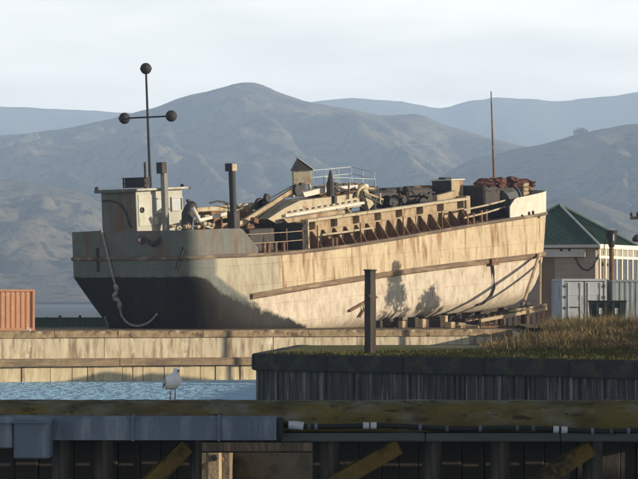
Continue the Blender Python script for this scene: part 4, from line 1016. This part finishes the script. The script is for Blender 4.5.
for k, (px, py, w_, h_) in enumerate(((487, 318, .25, .7), (493, 319.5, .4, .4), (511, 313.5, .5, .35), (517, 312, .3, .55), (526, 313, .7, .28), (501, 317.5, .5, .25))):
    p = at(px, py, 199.5 + k * .3)
    o = MB().cbox((0, 0, 0), (w_, .35, h_), .04, Matrix.Rotation(random.uniform(-.25, .25), 3, 'Y')).build('timber_offcut', M['timber']); o.location = p
    tag(o, ('upright rusty stump', 'pale plank end', 'pale timber chock', 'upright pale timber chock', 'long pale timber chock', 'short pale plank')[k] + ' lying on the slipway cradle ' + ('at its lower end', 'beside the rusty stump', 'near its middle', 'with a white top near its middle', 'towards its upper end', 'between stump and chocks')[k], 'timber')
# debris on the ground by the lower end of the cradle
for k, (px, py, w_, h_) in enumerate(((455, 325.5, 1.0, .22), (461, 324, .5, .35), (472, 325.8, .9, .2), (446, 326.5, .6, .25))):
    p = at(px, py, 194.5); o = MB().cbox((0, 0, h_ / 2), (w_, .4, h_), .03, Matrix.Rotation(.12, 3, 'Y')).build('plank_scrap', M['timber']); o.location = (p.x, p.y, .0); o.rotation_euler = (0, 0, random.uniform(-.6, .6))
    tag(o, 'broken pale plank lying on the ground in front of the hull', 'plank', 'plank scraps before the hull')
# shores leaning on the bow
for k, ((x0, y0), (x1, y1), Y0, Y1, r_) in enumerate((((540.5, 254), (540, 306), 219, 206, .09), ((539.5, 254), (522, 308), 216, 204, .11))):
    p0, p1 = at(x0, y0, Y0), at(x1, y1, Y1)
    t = MB().tube([p1, p0], r_, 8).build('bow_shore', M['timber'])
    tag(t, ('thin upright timber pole standing under the tip of the bow', 'slanting timber prop leaning up against the bow')[k], 'prop')

# house with a green pyramid roof
HA = R(24); HYr = 232; hz_e = 5.95
hc = at(600, 246, HYr); A_h = 10.0
dl = Vector((-math.cos(HA), math.sin(HA), 0)); dr_ = Vector((math.sin(HA), math.cos(HA), 0))
house = thing('green_roofed_house', 'beige house with green pyramid roof behind the bow and blue container', 'house', (hc.x, hc.y, 0), 0)
ov = .55
def hp(u, v, z): return dl * u + dr_ * v + Vector((0, 0, z))
apex = hp(A_h / 2, A_h / 2, 9.25)
cor = [hp(-.0, -.0, hz_e), hp(A_h, 0, hz_e), hp(A_h, A_h, hz_e), hp(0, A_h, hz_e)]
for i in range(4):
    P, Q = cor[i], cor[(i + 1) % 4]; n_ = 44; vs = []; mid = (P + Q) / 2; nn = (mid - apex); up = (Q - P).cross(apex - P).normalized(); up = up if up.z > 0 else -up
    # roof iron: ribs up the slope, clipped to the triangle
    b = MB()
    b.add([P, Q, apex], [(0, 1, 2)])
    for k in range(1, n_):
        f_ = k / n_; base = P.lerp(Q, f_); h = 1 - abs(2 * f_ - 1); top = base + (apex - mid) * h
        if h < .03: continue
        w = (Q - P).normalized() * .03
        b.add([base - w, base + w, top + w * .3, top - w * .3, base + up * .05, top + up * .04], [(0, 4, 5, 3), (4, 1, 2, 5), (0, 1, 4)])
    b.build('roof_slope', M['roofg'], house, recalc=False)
for i in range(4):
    MB().tube([cor[i] + Vector((0, 0, .04)), apex + Vector((0, 0, .05))], .09, 6).build('hip_ridge', M['fascia'] if i in (0,) else M['roofg'], house)
wl = ov
wall = MB()
W0, W1 = ov, A_h - ov
WV = 2.5                                         # the sunny side is set back behind its verandah
c4 = [hp(W0, W0, 0), hp(W1, W0, 0), hp(W1, W1, 0), hp(WV, W1, 0), hp(WV, 1.2, 0), hp(W0, 1.2, 0)]
vv = c4 + [p + Vector((0, 0, hz_e - .12)) for p in c4]
wall.add(vv, [(i, (i + 1) % 6, (i + 1) % 6 + 6, i + 6) for i in range(6)] + [(6, 7, 8, 9, 10, 11)]); wall.build('wall', M['wallpink'], house)
rotl = Matrix.Rotation(math.atan2(dl.y, dl.x), 3, 'Z'); rotr = Matrix.Rotation(math.atan2(dr_.y, dr_.x), 3, 'Z')
MB().cbox(hp(A_h / 2, .02, hz_e - .02), (A_h + .04, .06, .24), .015, rotl).build('fascia', M['fascia'], house)
MB().cbox(hp(.02, A_h / 2, hz_e - .04), (A_h - .05, .10, .34), .015, rotr).build('fascia', M['trim'], house)
MB().box(hp(A_h / 2, A_h / 2, hz_e - .10), (A_h - .1, A_h - .1, .03), rotl).build('soffit', M['fascia'], house)
for k in range(9):                               # weatherboards on the near wall
    MB().cbox(hp((W0 + W1) / 2, W0 - .012, hz_e - 1.1 - .48 * k), (W1 - W0 - .02, .025, .45), .008, rotl).build('weatherboard', M['wallpink'], house)
u0 = (hp(0, 0, 0) + Vector((hc.x, hc.y, 0)))
def wall_u(px): # along near wall at eave for a photo column
    best = min(np.linspace(-.5, A_h + 1, 400), key=lambda u: abs(CX + F * (hc + dl * u + dr_ * W0).x / (hc + dl * u + dr_ * W0).y - px)); return float(best)
ua, ub = wall_u(586), wall_u(541)
MB().cbox(hp((ua + ub) / 2, W0 - .22, hz_e - .55), (ub - ua, .30, .62), .03, rotl).build('wall_canopy', M['fascia'], house)
ua, ub = wall_u(554.5), wall_u(540)
MB().cbox(hp((ua + ub) / 2, W0 - .035, 2.6), (ub - ua, .05, 5.2), .02, rotl).build('brown_panel', M['brownwall'], house)
for px in (575, 583): 
    u = wall_u(px - 12); MB().cbox(hp(u, W0 - .4, hz_e - .30), (.16, .1, .2), .02, rotl).build('wall_bracket', M['dark'], house)
b = MB(); pts = []
for px, py in ((574, 252), (576, 258), (579, 264.5), (583, 269), (588, 270.5), (593, 267), (597, 260), (600, 252), (601, 248)):
    u = wall_u(px); pts.append(hp(u, W0 - .12, 0) + Vector((0, 0, ZC + (HY - py) / F * (hc + dl * u + dr_ * W0).y)))
b.tube(pts, .05, 6); b.build('slack_cable', M['black'], house)
# verandah along the sunny side: posts, frieze with spindles, beam and balustrade
vx = .12
for k in range(8):
    v = .3 + k * 1.32
    MB().cbox(hp(vx, v, (hz_e - .2) / 2), (.17, .17, hz_e - .2), .015, rotr).build('verandah_post', M['trim'], house)
MB().cbox(hp(vx, A_h / 2, hz_e - .86), (A_h - .2, .12, .20), .01, rotr).build('frieze_rail', M['trim'], house)
for k in range(32): MB().cbox(hp(vx, .2 + k * .3, hz_e - .48), (.09, .05, .54), .005, rotr).build('frieze_spindle', M['trim'], house)
for zc in (3.25,): MB().cbox(hp(vx, A_h / 2, zc), (A_h - .2, .10, .12), .01, rotr).build('balustrade_rail', M['trim'], house)
MB().box(hp(1.25, A_h / 2 + .5, 3.0), (A_h - 1.4, 2.3, .16), rotr).build('verandah_floor', M['brownwall'], house)
for v in (2.6, 5.4, 7.8):
    w = MB().cbox(hp(WV - .02, v, 3.9), (1.2, .06, 2.0), .01, rotr).build('door', M['brownwall'], house)
# containers and bin in front of the house
q = at(562, 300, 166); container('blue_container', 'faded blue container seen end on with dark door bars before the house', (q.x, q.y, .36), R(9), 2.52, 2.60, M['blue'], doors=True)
q = at(612.5, 300, 167); container('teal_container', 'grey teal container cut by the right edge beyond the floodlight pole', (q.x, q.y, .36), R(9), 6.06, 2.56, M['teal'], doors=False)
q0, q1 = at(590.5, 300, 161), at(626, 300, 161)
sk = thing('skip_bin', 'dark green rubbish skip standing in front of the blue container', 'skip', ((q0.x + q1.x) / 2, 161.5, .35))
wsk = q1.x - q0.x
b = MB(); P = [(-wsk / 2 + .08, 0), (wsk / 2 - .08, 0), (wsk / 2, 1.36), (-wsk / 2, 1.36)]
b.prism(P, 'y', -.6, .75); b.build('skip_body', M['bin'], sk)
MB().cbox((0, .07, 1.39), (wsk + .08, 1.45, .08), .02).build('skip_rim', M['bin'], sk)
for x in (-.62, -.2, .22, .62): MB().cbox((x, -.63, .68), (.09, .06, 1.25), .01).build('skip_rib', M['bin'], sk)
for x in (-.42, .42): MB().cbox((x, -.61, .86), (.18, .02, .34), .005).build('skip_sticker', M['fascia'], sk)
# floodlight pole
q = at(611.6, 300, 172)
fp = thing('floodlight_pole', 'rust brown floodlight pole with funnel shaped head before the house', 'lamp post', (q.x, q.y, .3))
zt_ = ZC + 68 / F * 172 - .3
MB().tube([(0, 0, 0), (0, 0, zt_ - .5)], .13, 10).build('pole', M['rust'], fp, angle=50)
MB().lathe([(.14, zt_ - .85), (.17, zt_ - .8), (.20, zt_ - .55), (.33, zt_ - .02), (.36, zt_ + .06), (.30, zt_ + .09), (.0, zt_ + .11)], (0, 0, 0), 14).build('lamp_head', M['dark'], fp, angle=40)
MB().tube([(-.45, -.05, zt_ - 1.25), (-.4, -.05, zt_ - .7), (-.25, 0, zt_ - .1)], .03, 5).build('lamp_bracket', M['dark'], fp)
MB().cbox((.08, -.26, zt_ - .3), (.08, .05, .4), .01).build('lamp_lens', M['whitep'], fp)
# service pole whose crossarm enters at the right edge
q = at(648, 300, 178)
up = thing('service_pole', 'dark service pole at the right edge with a short crossarm and lamp', 'pole', (q.x, q.y, .3))
z1 = ZC + 82 / F * 178 - .3
MB().tube([(0, 0, 0), (0, 0, z1 + .7)], [.16, .12], 10).build('pole', M['darktimber'], up)
MB().cbox((-.1, -.15, z1), (1.9, .14, .18), .02).build('crossarm', M['darktimber'], up)
for x in (-.98, -.62, .5): MB().lathe([(.04, 0), (.09, .06), (.09, .14), (.05, .20), (.06, .25)], (x, -.15, z1 + .09), 8).build('insulator', M['dark'], up)
MB().lathe([(.09, .25), (.28, .08), (.34, -.12), (.2, -.2)], (-.62, -.15, z1 - 1.2), 10).build('lamp', M['dark'], up)
MB().bar((-.62, -.15, z1 - 1.0), (0, 0, z1 - .7), .05, .05).build('lamp_arm', M['dark'], up)

# squared mooring post on the grassy point
q = at(370, 355, 99.6)
mp_ = thing('mooring_post', 'tall dark square timber post standing on the grassy point', 'post', (q.x, q.y, 0), R(48))
b = MB(); n_ = 8
pr = []
for i in range(n_ + 1):
    z = -.2 + 3.0 * i / n_; k = .205 + random.uniform(-.008, .008)
    pr.append((k, z))
vs = []
for k, z in pr:
    for a, c in ((-1, -1), (-.85, -1), (.85, -1), (1, -1), (1, -.8), (1, .85), (.9, 1), (-.9, 1), (-1, .8)): vs.append((a * k * .66 + random.uniform(-.006, .006), c * k * .66 + random.uniform(-.006, .006), z))
m_ = 9; fs = [(i * m_ + j, i * m_ + (j + 1) % m_, (i + 1) * m_ + (j + 1) % m_, (i + 1) * m_ + j) for i in range(n_) for j in range(m_)] + [tuple(range(n_ * m_, n_ * m_ + m_))]
b.add(vs, fs).build('timber', M['postwood'], mp_)
MB().cbox((-.02, -.02, 2.78), (.33, .33, .05), .015).build('post_cap', M['dark'], mp_)
MB().tube([(-.16, -.1, 1.95), (-.19, -.16, 1.9), (-.1, -.19, 1.9)], .03, 6).build('mooring_staple', M['rust'], mp_)

# ------------------------------------------------------------------ trees and added unseen shrubs beyond the right edge, shading hull and point, and the ridge tree
M['leaf'] = mat('dark evergreen leaf', (.045, .065, .03), (.07, .085, .035), scale=1.5, bump=0, rough=.7)
M['bark'] = mat('tree bark', (.09, .07, .05), (.06, .045, .035), scale=4, stretch=(1, 1, .3), bump=.8)
def tree(name, label, loc, H_, R_, shape, n, leaf, group=None, seed=0):
    rng = np.random.default_rng(seed); t = thing(name, label, 'tree', loc, 0, group)
    b = MB(); b.tube([(0, 0, -.2), (.1, .05, H_ * .3), (0, .1, H_ * .6), (.05, 0, H_ * .9)], [H_ * .035, H_ * .028, H_ * .018, H_ * .006], 8)
    lim = []
    for i in range(12):
        z = H_ * rng.uniform(.2, .85); a = rng.uniform(0, 6.28); r_ = R_ * shape(z / H_) * rng.uniform(.6, .95)
        e = Vector((math.cos(a) * r_, math.sin(a) * r_, z + r_ * rng.uniform(.1, .6))); lim.append(e)
        b.tube([(0, 0, z), tuple(e * .55 + Vector((0, 0, z * .4))), tuple(e)], [H_ * .012, H_ * .008, H_ * .003], 5)
    b.build('trunk', M['bark'], t, smooth=True)
    cl = []
    for i in range(46):
        z = H_ * rng.uniform(.12, 1.0); a = rng.uniform(0, 6.28); r_ = R_ * shape(z / H_) * rng.uniform(.35, 1.0) ** .6
        cl.append((Vector((math.cos(a) * r_, math.sin(a) * r_, z)), R_ * rng.uniform(.14, .3)))
    vs = []; fs = []
    for i in range(n):
        c, rr = cl[rng.integers(len(cl))]; d = Vector(rng.normal(0, 1, 3)); d.normalize(); p = c + d * rr * rng.uniform(.2, 1.0)
        u = Vector(rng.normal(0, 1, 3)).normalized() * leaf * rng.uniform(.6, 1.3); v = u.cross(Vector(rng.normal(0, 1, 3))).normalized() * leaf * .45
        o = len(vs); vs += [p - u, p + v, p + u, p - v]; fs.append((o, o + 1, o + 2, o + 3))
    MB().add(vs, fs).build('crown', M['leaf'], t, recalc=False)
    return t
cone = lambda k: max(.04, (1 - k) ** .75 * min(1, k * 6 + .3)); rnd = lambda k: max(.1, math.sin(math.pi * min(1, .12 + k * .86)) ** .7)
def toward_sun(p, t): return Vector((p.x + math.cos(SUN_AZ) * t, p.y - math.sin(SUN_AZ) * t, p.z + math.tan(SUN_EL) * t))
# two shrubs by the house shade the hull with their outlines
for k, (px, py, t_, R_, sh_, lb) in enumerate(((396, 268, 19, 2.7, cone, 'pointed dark evergreen growing off beside the house'), (431, 289, 17.5, 2.0, rnd, 'rounded dark shrub growing off beside the house'))):
    p = SM @ on_side(px, py); q = toward_sun(p, t_)
    tree('evergreen_tree', lb, (q.x, q.y, 0), q.z, R_, sh_, 5200, .15, 'trees right of the house', 11 + k)
# unseen low shrubs added along the point beyond the right edge to shade its front
k = 0
for y in range(93, 127, 3):
    H_ = (1.45 if y > 108 else 2.1) + .3 * math.sin(y * 1.7) + (.5 if y < 102 else 0)
    tree('coastal_shrub', 'bushy dark shrub on the grassy point beyond the right edge', (.1055 * y + 2.9 + .4 * math.sin(y), y, 0), H_, 1.7, rnd, 1500, .13, 'shrubs beyond the right edge', 30 + y)

# a lone tree on the eastern ridge, far off
q = at(581, 135, 1750 * HK); t = thing('ridge_tree', 'lone dark tree standing on the skyline of the eastern ridge', 'tree', q)
rng = np.random.default_rng(3); vs = []; fs = []
for (cx0, cz0, r0) in ((-9, 5, 5), (-3, 8, 6), (4, 8.5, 5.5), (9, 6, 4.5), (1, 5, 6)):
    for i in range(130):
        d = Vector(rng.normal(0, 1, 3)).normalized(); p = Vector((cx0, 0, cz0)) + d * r0 * rng.uniform(.3, 1); u = Vector(rng.normal(0, 1, 3)).normalized() * 1.1; v = u.cross(Vector(rng.normal(0, 1, 3))).normalized() * .8
        o = len(vs); vs += [p - u, p + v, p + u, p - v]; fs.append((o, o + 1, o + 2, o + 3))
MB().add(vs, fs).build('crown', M['leaf'], t, recalc=False)
MB().tube([(0, 0, -6), (.5, 0, 3), (0, 0, 8)], [.9, .7, .3], 6).build('trunk', M['bark'], t)

# ------------------------------------------------------------------ foreground wharf edge
M['moss'] = mat('mossy weathered beam', (.125, .098, .032), (.075, .062, .03), scale=2.2, stretch=(.5, 1, 1), c3=(.17, .175, .16), s3=1.9, t3=.62, w3=.3, stretch3=(.9, 2, 2), c4=(.05, .042, .025), s4=3.2, t4=.58, w4=.2, c5=(.045, .038, .02), s5=9, t5=.6, bump=.8, bscale=14, rough=.9, spec=.15)
M['duct'] = mat('blue grey duct plate', (.10, .125, .16), (.075, .096, .128), scale=1.6, stretch=(.6, 1, 1), c3=(.18, .205, .235), s3=2.2, t3=.60, w3=.2, stretch3=(2.5, 1, .35), bump=.25, bscale=9, rough=.6, spec=.3)
M['greyplank'] = mat('grey wet plank', (.085, .092, .09), (.06, .066, .065), scale=1.8, stretch=(.25, 1, 1), c3=(.03, .03, .03), s3=2, t3=.6, stretch3=(.3, 1, 3), bump=.5, bscale=14, rough=.8)
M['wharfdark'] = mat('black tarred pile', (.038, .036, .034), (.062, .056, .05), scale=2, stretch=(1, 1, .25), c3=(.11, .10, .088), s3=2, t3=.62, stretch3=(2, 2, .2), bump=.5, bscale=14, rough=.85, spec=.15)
M['brace'] = mat('ochre mossy brace', (.17, .105, .032), (.10, .072, .028), scale=3, c3=(.03, .028, .022), s3=2.5, t3=.56, bump=.6, bscale=16, rough=.9, spec=.15)
M['sleeve'] = mat('scuffed white sleeve', (.46, .47, .48), (.34, .35, .36), scale=9, c3=(.25, .25, .25), s3=7, t3=.64, bump=.2, rough=.55)
M['cable'] = mat('black rubber cable', (.012, .012, .013), bump=.2, rough=.6)
M['lowcrete'] = mat('rough low concrete', (.20, .155, .10), (.13, .10, .07), scale=3, c3=(.10, .07, .05), s3=3, t3=.58, bump=.8, bscale=14)

bm_ = thing('mossy_beam', 'long mossy rounded beam across the foreground with pale streaks', 'beam', (0, 34, 0))
# rounded section (y towards the camera is negative)
prof = [(.26, .33), (-.20, .325), (-.235, .36), (-.245, .44), (-.235, .52), (-.20, .585), (-.13, .638), (-.04, .668), (.08, .68), (.2, .665), (.26, .60)]
segs = [(-6.5, 6.5)]
for x0, x1 in segs:
    n_ = int((x1 - x0) / .06); vs = []; k = len(prof)
    for i in range(n_ + 1):
        x = x0 + (x1 - x0) * i / n_
        for j, (y, z) in enumerate(prof):
            w = .012 * noise.noise(Vector((x * 1.3, j * .4, 3))) + .006 * noise.noise(Vector((x * 6, j * .8, 7)))
            vs.append((x, y + w * .6, z + w))
    fs = [(i * k + j, i * k + (j + 1) % k, i * k + k + (j + 1) % k, i * k + k + j) for i in range(n_) for j in range(k)] + [tuple(range(k)), tuple(range(n_ * k, n_ * k + k))]
    MB().add(vs, fs).build('beam_log', M['moss'], bm_, angle=50)
# white droppings on the beam top: thin splashes
rng = random.Random(4)
dm = MB()
for px in (22, 205, 268, 276, 352, 415, 498, 508, 612):
    x = gx(px, 34); 
    for k in range(rng.randint(2, 4)):
        xx = x + rng.uniform(-.06, .06); j = rng.uniform(.15, .8); ln = rng.uniform(.03, .10)
        P = [(-.17, .612), (-.08, .656), (.0, .676)]
        y0 = -.2 + .2 * j; z0 = float(np.interp(y0, [p[0] for p in [(-.245, .44), (-.235, .52), (-.2, .585), (-.13, .638), (-.04, .668), (.08, .68)]], [.44, .52, .585, .638, .668, .68])) + .012
        y1 = y0 + ln * .6; z1 = float(np.interp(y1, [-.245, -.235, -.2, -.13, -.04, .08], [.44, .52, .585, .638, .668, .68])) + .012
        w = rng.uniform(.004, .010); sl = rng.uniform(.04, .14)
        dm.add([(xx - w, y0, z0), (xx + w, y0, z0), (xx + w * .6 + sl, y1, z1), (xx - w * .8 + sl, y1, z1)], [(0, 1, 2, 3)])
o = dm.build('droppings', mat('old droppings', (.24, .25, .25), (.16, .17, .17), scale=20, bump=0), bm_, recalc=False); tag(o, kind='stuff')

# blue-grey ducts lying along the beam
dt = thing('long_duct', 'long blue grey sheet metal duct under the mossy beam at lower left', 'duct')
def duct(t, px0, px1, zt, zb, y0, y1, ch, name):
    x0, x1 = gx(px0, y0), gx(px1, y0)
    P = [(y1, zb), (y0, zb), (y0, zt - ch), (y0 + ch * 1.1, zt), (y1, zt)]
    MB().prism([(y, z) for y, z in P], 'x', x0, x1).build(name, M['duct'], t)
Yd = 33.45
zz = lambda py, Y: ZC + (HY - py) / F * Y
cuts = [47, 133, 219, 277]
for i in range(3): duct(dt, cuts[i] + .4, cuts[i + 1] - .4, zz(416.5, Yd), zz(440, Yd), Yd, Yd + .42, .05, 'duct_length')
xe = gx(277, Yd); ye = Yd
MB().prism([(Yd + .04, zz(438, Yd)), (Yd + .04, zz(422, Yd)), (Yd + .40, zz(418, Yd)), (Yd + .40, zz(438, Yd))], 'x', xe + .005, xe + .07).build('duct_mouth', M['cable'], dt)
for px in (133, 219): MB().box((gx(px, Yd), Yd + .2, (zz(416.5, Yd) + zz(440, Yd)) / 2), (.03, .44, zz(416.5, Yd) - zz(440, Yd) + .02)).build('duct_joint', M['duct'], dt)
bx = thing('junction_box', 'square blue grey metal box at the lower left corner', 'box')
Yx = 33.2
MB().cbox(((gx(14, Yx) + gx(50, Yx)) / 2, Yx + .25, (zz(420, Yx) + zz(458.5, Yx)) / 2), (gx(50, Yx) - gx(14, Yx), .5, zz(420, Yx) - zz(458.5, Yx)), .015).build('box_body', M['duct'], bx)
MB().cbox(((gx(-30, Yx) + gx(13, Yx)) / 2, Yx + .3, (zz(420, Yx) + zz(449, Yx)) / 2), (gx(13, Yx) - gx(-30, Yx), .45, zz(421, Yx) - zz(449, Yx)), .015).build('box_wing', M['duct'], bx)
MB().prism([(Yx - .03, zz(423, Yx)), (Yx - .03, zz(421.5, Yx)), (Yx + .45, zz(416.5, Yx)), (Yx + .45, zz(418, Yx))], 'x', gx(-30, Yx), gx(51.5, Yx)).build('box_lid', M['duct'], bx)
# black cable with white sleeves clipped along the beam
cb = thing('black_cable', 'black cable with white sleeves strung under the mossy beam', 'cable')
Yc = 33.6; P = []
for i in range(60):
    px = 283 + i * 6.4; py = 424.8 + (px - 283) * .017 + 1.0 * math.sin(px * .045) * (1 if px > 300 else 0)
    P.append((gx(px, Yc), Yc, zz(py, Yc)))
MB().tube(P, .028, 7).build('cable_run', M['cable'], cb, smooth=True)
def sleeve(px0, px1, r_):
    f = lambda px: (gx(px, Yc), Yc, zz(424.8 + (px - 283) * .017 + (1.0 * math.sin(px * .045) if px > 300 else 0), Yc))
    MB().tube([f(px0), f((px0 + px1) / 2), f(px1)], r_, 10).build('white_sleeve', M['sleeve'], cb, angle=50)
for a in ((288.5, 303.5, .046), (363, 369, .038), (370.5, 376.5, .038), (553, 558.5, .040), (561, 567, .040)): sleeve(*a)
for px in (309, 316, 420, 447, 480, 517, 533, 592, 611, 628): 
    x = gx(px, Yc); MB().lathe([(.03, -.018), (.038, -.01), (.038, .01), (.03, .018)], (x, Yc, zz(424.8 + (px - 283) * .017 + 1.0 * math.sin(px * .045), Yc)), 8, rot=Matrix.Rotation(R(90), 3, 'Y')).build('cable_clip', M['greyplank'] if px % 2 else M['duct'], cb)

# grey planks below, piles, braces, and dark sheeting added to fill the shade behind
pk = thing('wharf_plank', 'long wet grey plank running under the black cable', 'plank')
for a, c in ((281, 425), (425.6, 560), (560.6, 760)):
    MB().cbox(((gx(a, 33.75) + gx(c, 33.75)) / 2, 33.85, (zz(433, 33.75) + zz(441.5, 33.75)) / 2), (gx(c, 33.75) - gx(a, 33.75), .2, zz(433, 33.75) - zz(441.5, 33.75)), .012).build('board', M['greyplank'], pk)
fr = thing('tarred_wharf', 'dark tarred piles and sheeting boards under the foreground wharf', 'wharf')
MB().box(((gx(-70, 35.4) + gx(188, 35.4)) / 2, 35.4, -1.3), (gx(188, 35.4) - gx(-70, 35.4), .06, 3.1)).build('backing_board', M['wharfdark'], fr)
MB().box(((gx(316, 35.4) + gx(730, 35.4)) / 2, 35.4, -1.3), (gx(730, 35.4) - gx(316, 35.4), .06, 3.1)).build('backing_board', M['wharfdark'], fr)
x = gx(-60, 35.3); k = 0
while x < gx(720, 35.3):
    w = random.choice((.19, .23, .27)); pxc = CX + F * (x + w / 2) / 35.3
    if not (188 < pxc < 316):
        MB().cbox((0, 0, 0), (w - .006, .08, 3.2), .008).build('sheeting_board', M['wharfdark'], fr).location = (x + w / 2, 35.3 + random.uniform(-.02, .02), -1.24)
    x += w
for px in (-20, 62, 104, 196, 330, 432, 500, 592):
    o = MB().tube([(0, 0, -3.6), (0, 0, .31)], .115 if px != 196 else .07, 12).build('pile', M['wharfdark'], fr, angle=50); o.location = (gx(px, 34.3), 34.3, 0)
MB().cbox((gx(330, 34.6), 34.65, .25), (9.5, .3, .14), .02).build('stringer', M['wharfdark'], fr)
MB().cbox((gx(330, 34.9), 34.95, .37), (9.5, .3, .12), .02).build('stringer', M['wharfdark'], fr)
for (x0, y0, x1, y1, lb) in ((143, 490, 186, 446, 0), (318, 492, 398, 446, 0), (520, 492, 590, 448, 0)):
    p0, p1 = at(x0, y0, 33.95), at(x1, y1, 34.05)
    d = (p1 - p0).normalized(); e = p0 - d * .8
    b = MB().bar(e, p1, .2, .17); o = b.build('mossy_brace', M['brace'])
    tag(o, {143: 'ochre diagonal brace left of the sunlit concrete gap', 318: 'broad mossy diagonal brace under the plank at bottom centre', 520: 'ochre diagonal brace under the plank at bottom right'}[x0], 'brace')
lw = thing('concrete_block', 'rough low concrete block partly sunlit through the gap under the wharf', 'concrete block')
for (a, c, z1, Y) in ((181, 232, 450, 38.4), (232.6, 330, 449, 38.6)):
    MB().cbox(((gx(a, Y) + gx(c, Y)) / 2, Y + .3, zz(z1, Y) - 1.2), (gx(c, Y) - gx(a, Y), .6, 2.4), .03, Matrix.Rotation(R(-26 if a > 200 else 0), 3, 'Z')).build('block', M['lowcrete'], lw)
MB().cbox((gx(205, 38.2), 38.25, zz(466, 38.2)), (.5, .1, .07), .015, Matrix.Rotation(R(-22), 3, 'Y')).build('embedded_bar', M['rust'], lw)
sp = thing('stub_post', 'stubby sunlit timber post with a bolt before the concrete block', 'post', (gx(214, 37.9), 37.9, 0))
MB().cbox((0, 0, zz(450, 37.9) - 1.0), (.19, .19, 2.0), .03).build('timber', M['timber'], sp)
MB().lathe([(.04, 0), (.04, .05), (.025, .06)], (.02, -.09, zz(457, 37.9)), 8, rot=Matrix.Rotation(R(90), 3, 'X')).build('bolt', M['dark'], sp)

MB().cbox((gx(280, 36.6), 36.6, zz(443, 36.6)), (2.4, .25, .22), .02).build('stringer', M['wharfdark'], fr)  # dark beam added to fill the shaded gap below the duct

# wharf deck where the photographer stands, and an unseen shed added to shade the beam
wd = thing('wharf_deck', 'plank wharf deck behind the viewpoint', 'wharf', (0, 0, 0))
MB().cbox((3, 6, .08), (34, 26, .2), .03).build('deck_planking', M['greyplank'], wd)
MB().cbox((16, 26, .08), (14, 13.8, .2), .03).build('deck_planking', M['greyplank'], wd)
shd = thing('wharf_shed', 'low grey corrugated shed on the wharf beyond the right edge', 'shed', (0, 0, .18))
SH = 3.55
b = MB(); b.box((16.3, 27.2, SH / 2), (13, 7, SH)); b.build('shed_wall', M['duct'], shd)
b = MB(); b.prism([(23.5, SH + .01), (30.9, SH + .01), (27.2, SH + 1.2)], 'x', 9.6, 23.0); b.build('shed_roof', M['greenwall'], shd)

# ------------------------------------------------------------------ the gull
M['plume'] = mat('white plumage', (.72, .71, .69), (.66, .65, .63), scale=12, bump=.3, bscale=60, rough=.85)
M['wing'] = mat('pale grey wing', (.36, .37, .40), (.31, .32, .35), scale=10, bump=.4, bscale=50, rough=.8)
M['beak'] = mat('dark red beak', (.16, .03, .025), bump=0, rough=.5)
q = at(172.5, 398, 33.98)
gull = thing('seagull', 'white and grey gull standing on the mossy beam over the water', 'gull', (q.x, q.y, .672), R(-66))
gull.scale = (1.06, 1.06, 1.06)
# body: one closed loft from tail to bill base (x forward)
ST = [(-.205, .125, .006, .012), (-.17, .138, .020, .028), (-.12, .160, .042, .045), (-.06, .182, .070, .070), (0, .200, .086, .086), (.05, .220, .085, .085), (.082, .248, .066, .066), (.098, .275, .041, .044), (.108, .302, .036, .038), (.122, .322, .036, .037), (.142, .328, .030, .031), (.158, .326, .017, .019), (.165, .325, .006, .008)]
n_ = 16; vs = []
for i, (x, z, ry, rz_) in enumerate(ST):
    a = Vector(ST[max(i - 1, 0)][:2]); c = Vector(ST[min(i + 1, len(ST) - 1)][:2]); t = (c - a).normalized(); nx, nz2 = -t.y, t.x
    for j in range(n_):
        w = 2 * math.pi * j / n_; u = math.cos(w) * ry; v = math.sin(w) * rz_; vs.append((x + nx * v, u, z + nz2 * v))
fs = [(i * n_ + j, i * n_ + (j + 1) % n_, (i + 1) * n_ + (j + 1) % n_, (i + 1) * n_ + j) for i in range(len(ST) - 1) for j in range(n_)] + [tuple(range(n_)), tuple(range((len(ST) - 1) * n_, len(ST) * n_))]
MB().add(vs, fs).build('body', M['plume'], gull, smooth=True)
for sd in (-1, 1):
    vs = []; W_ = [(.055, .235, .060, .02), (.02, .215, .080, .032), (-.05, .195, .078, .034), (-.12, .172, .048, .026), (-.19, .150, .022, .014), (-.245, .132, .006, .004)]
    for x, z, y, h in W_:
        for k in range(7):
            w = -.5 + k * .28; vs.append((x, sd * (y + .010) * math.cos(w * .85) , z - .01 + h * 1.5 * math.sin(w)))
    fs = [(i * 7 + j, i * 7 + j + 1, i * 7 + 8 + j, i * 7 + 7 + j) for i in range(5) for j in range(6)]
    wg = MB().add(vs, fs).build('wing', M['wing'], gull, smooth=True)
    md = wg.modifiers.new('thick', 'SOLIDIFY'); md.thickness = .008; md.offset = 0
    lg = MB().tube([(.005, sd * .028, .145), (.012, sd * .028, .085), (.004, sd * .028, .004)], [.009, .006, .005], 6); 
    lgo = lg.build('leg', M['beak'], gull)
    MB().add([(.0, sd * .028, .012), (.055, sd * .028 - .022, .002), (.062, sd * .028, .003), (.055, sd * .028 + .022, .002), (-.012, sd * .028, .002)], [(0, 1, 2), (0, 2, 3), (0, 4, 1), (0, 3, 4), (1, 4, 3, 2)]).build('foot', M['beak'], lgo)
    MB().ball((.138, sd * .029, .335), .0055, 8).build('eye', M['black'], gull)
MB().lathe([(.010, 0), (.009, .02), (.006, .04), (.001, .052)], (.160, 0, .3245), 8, rot=Matrix.Rotation(R(98), 3, 'Y')).build('beak', M['beak'], gull)
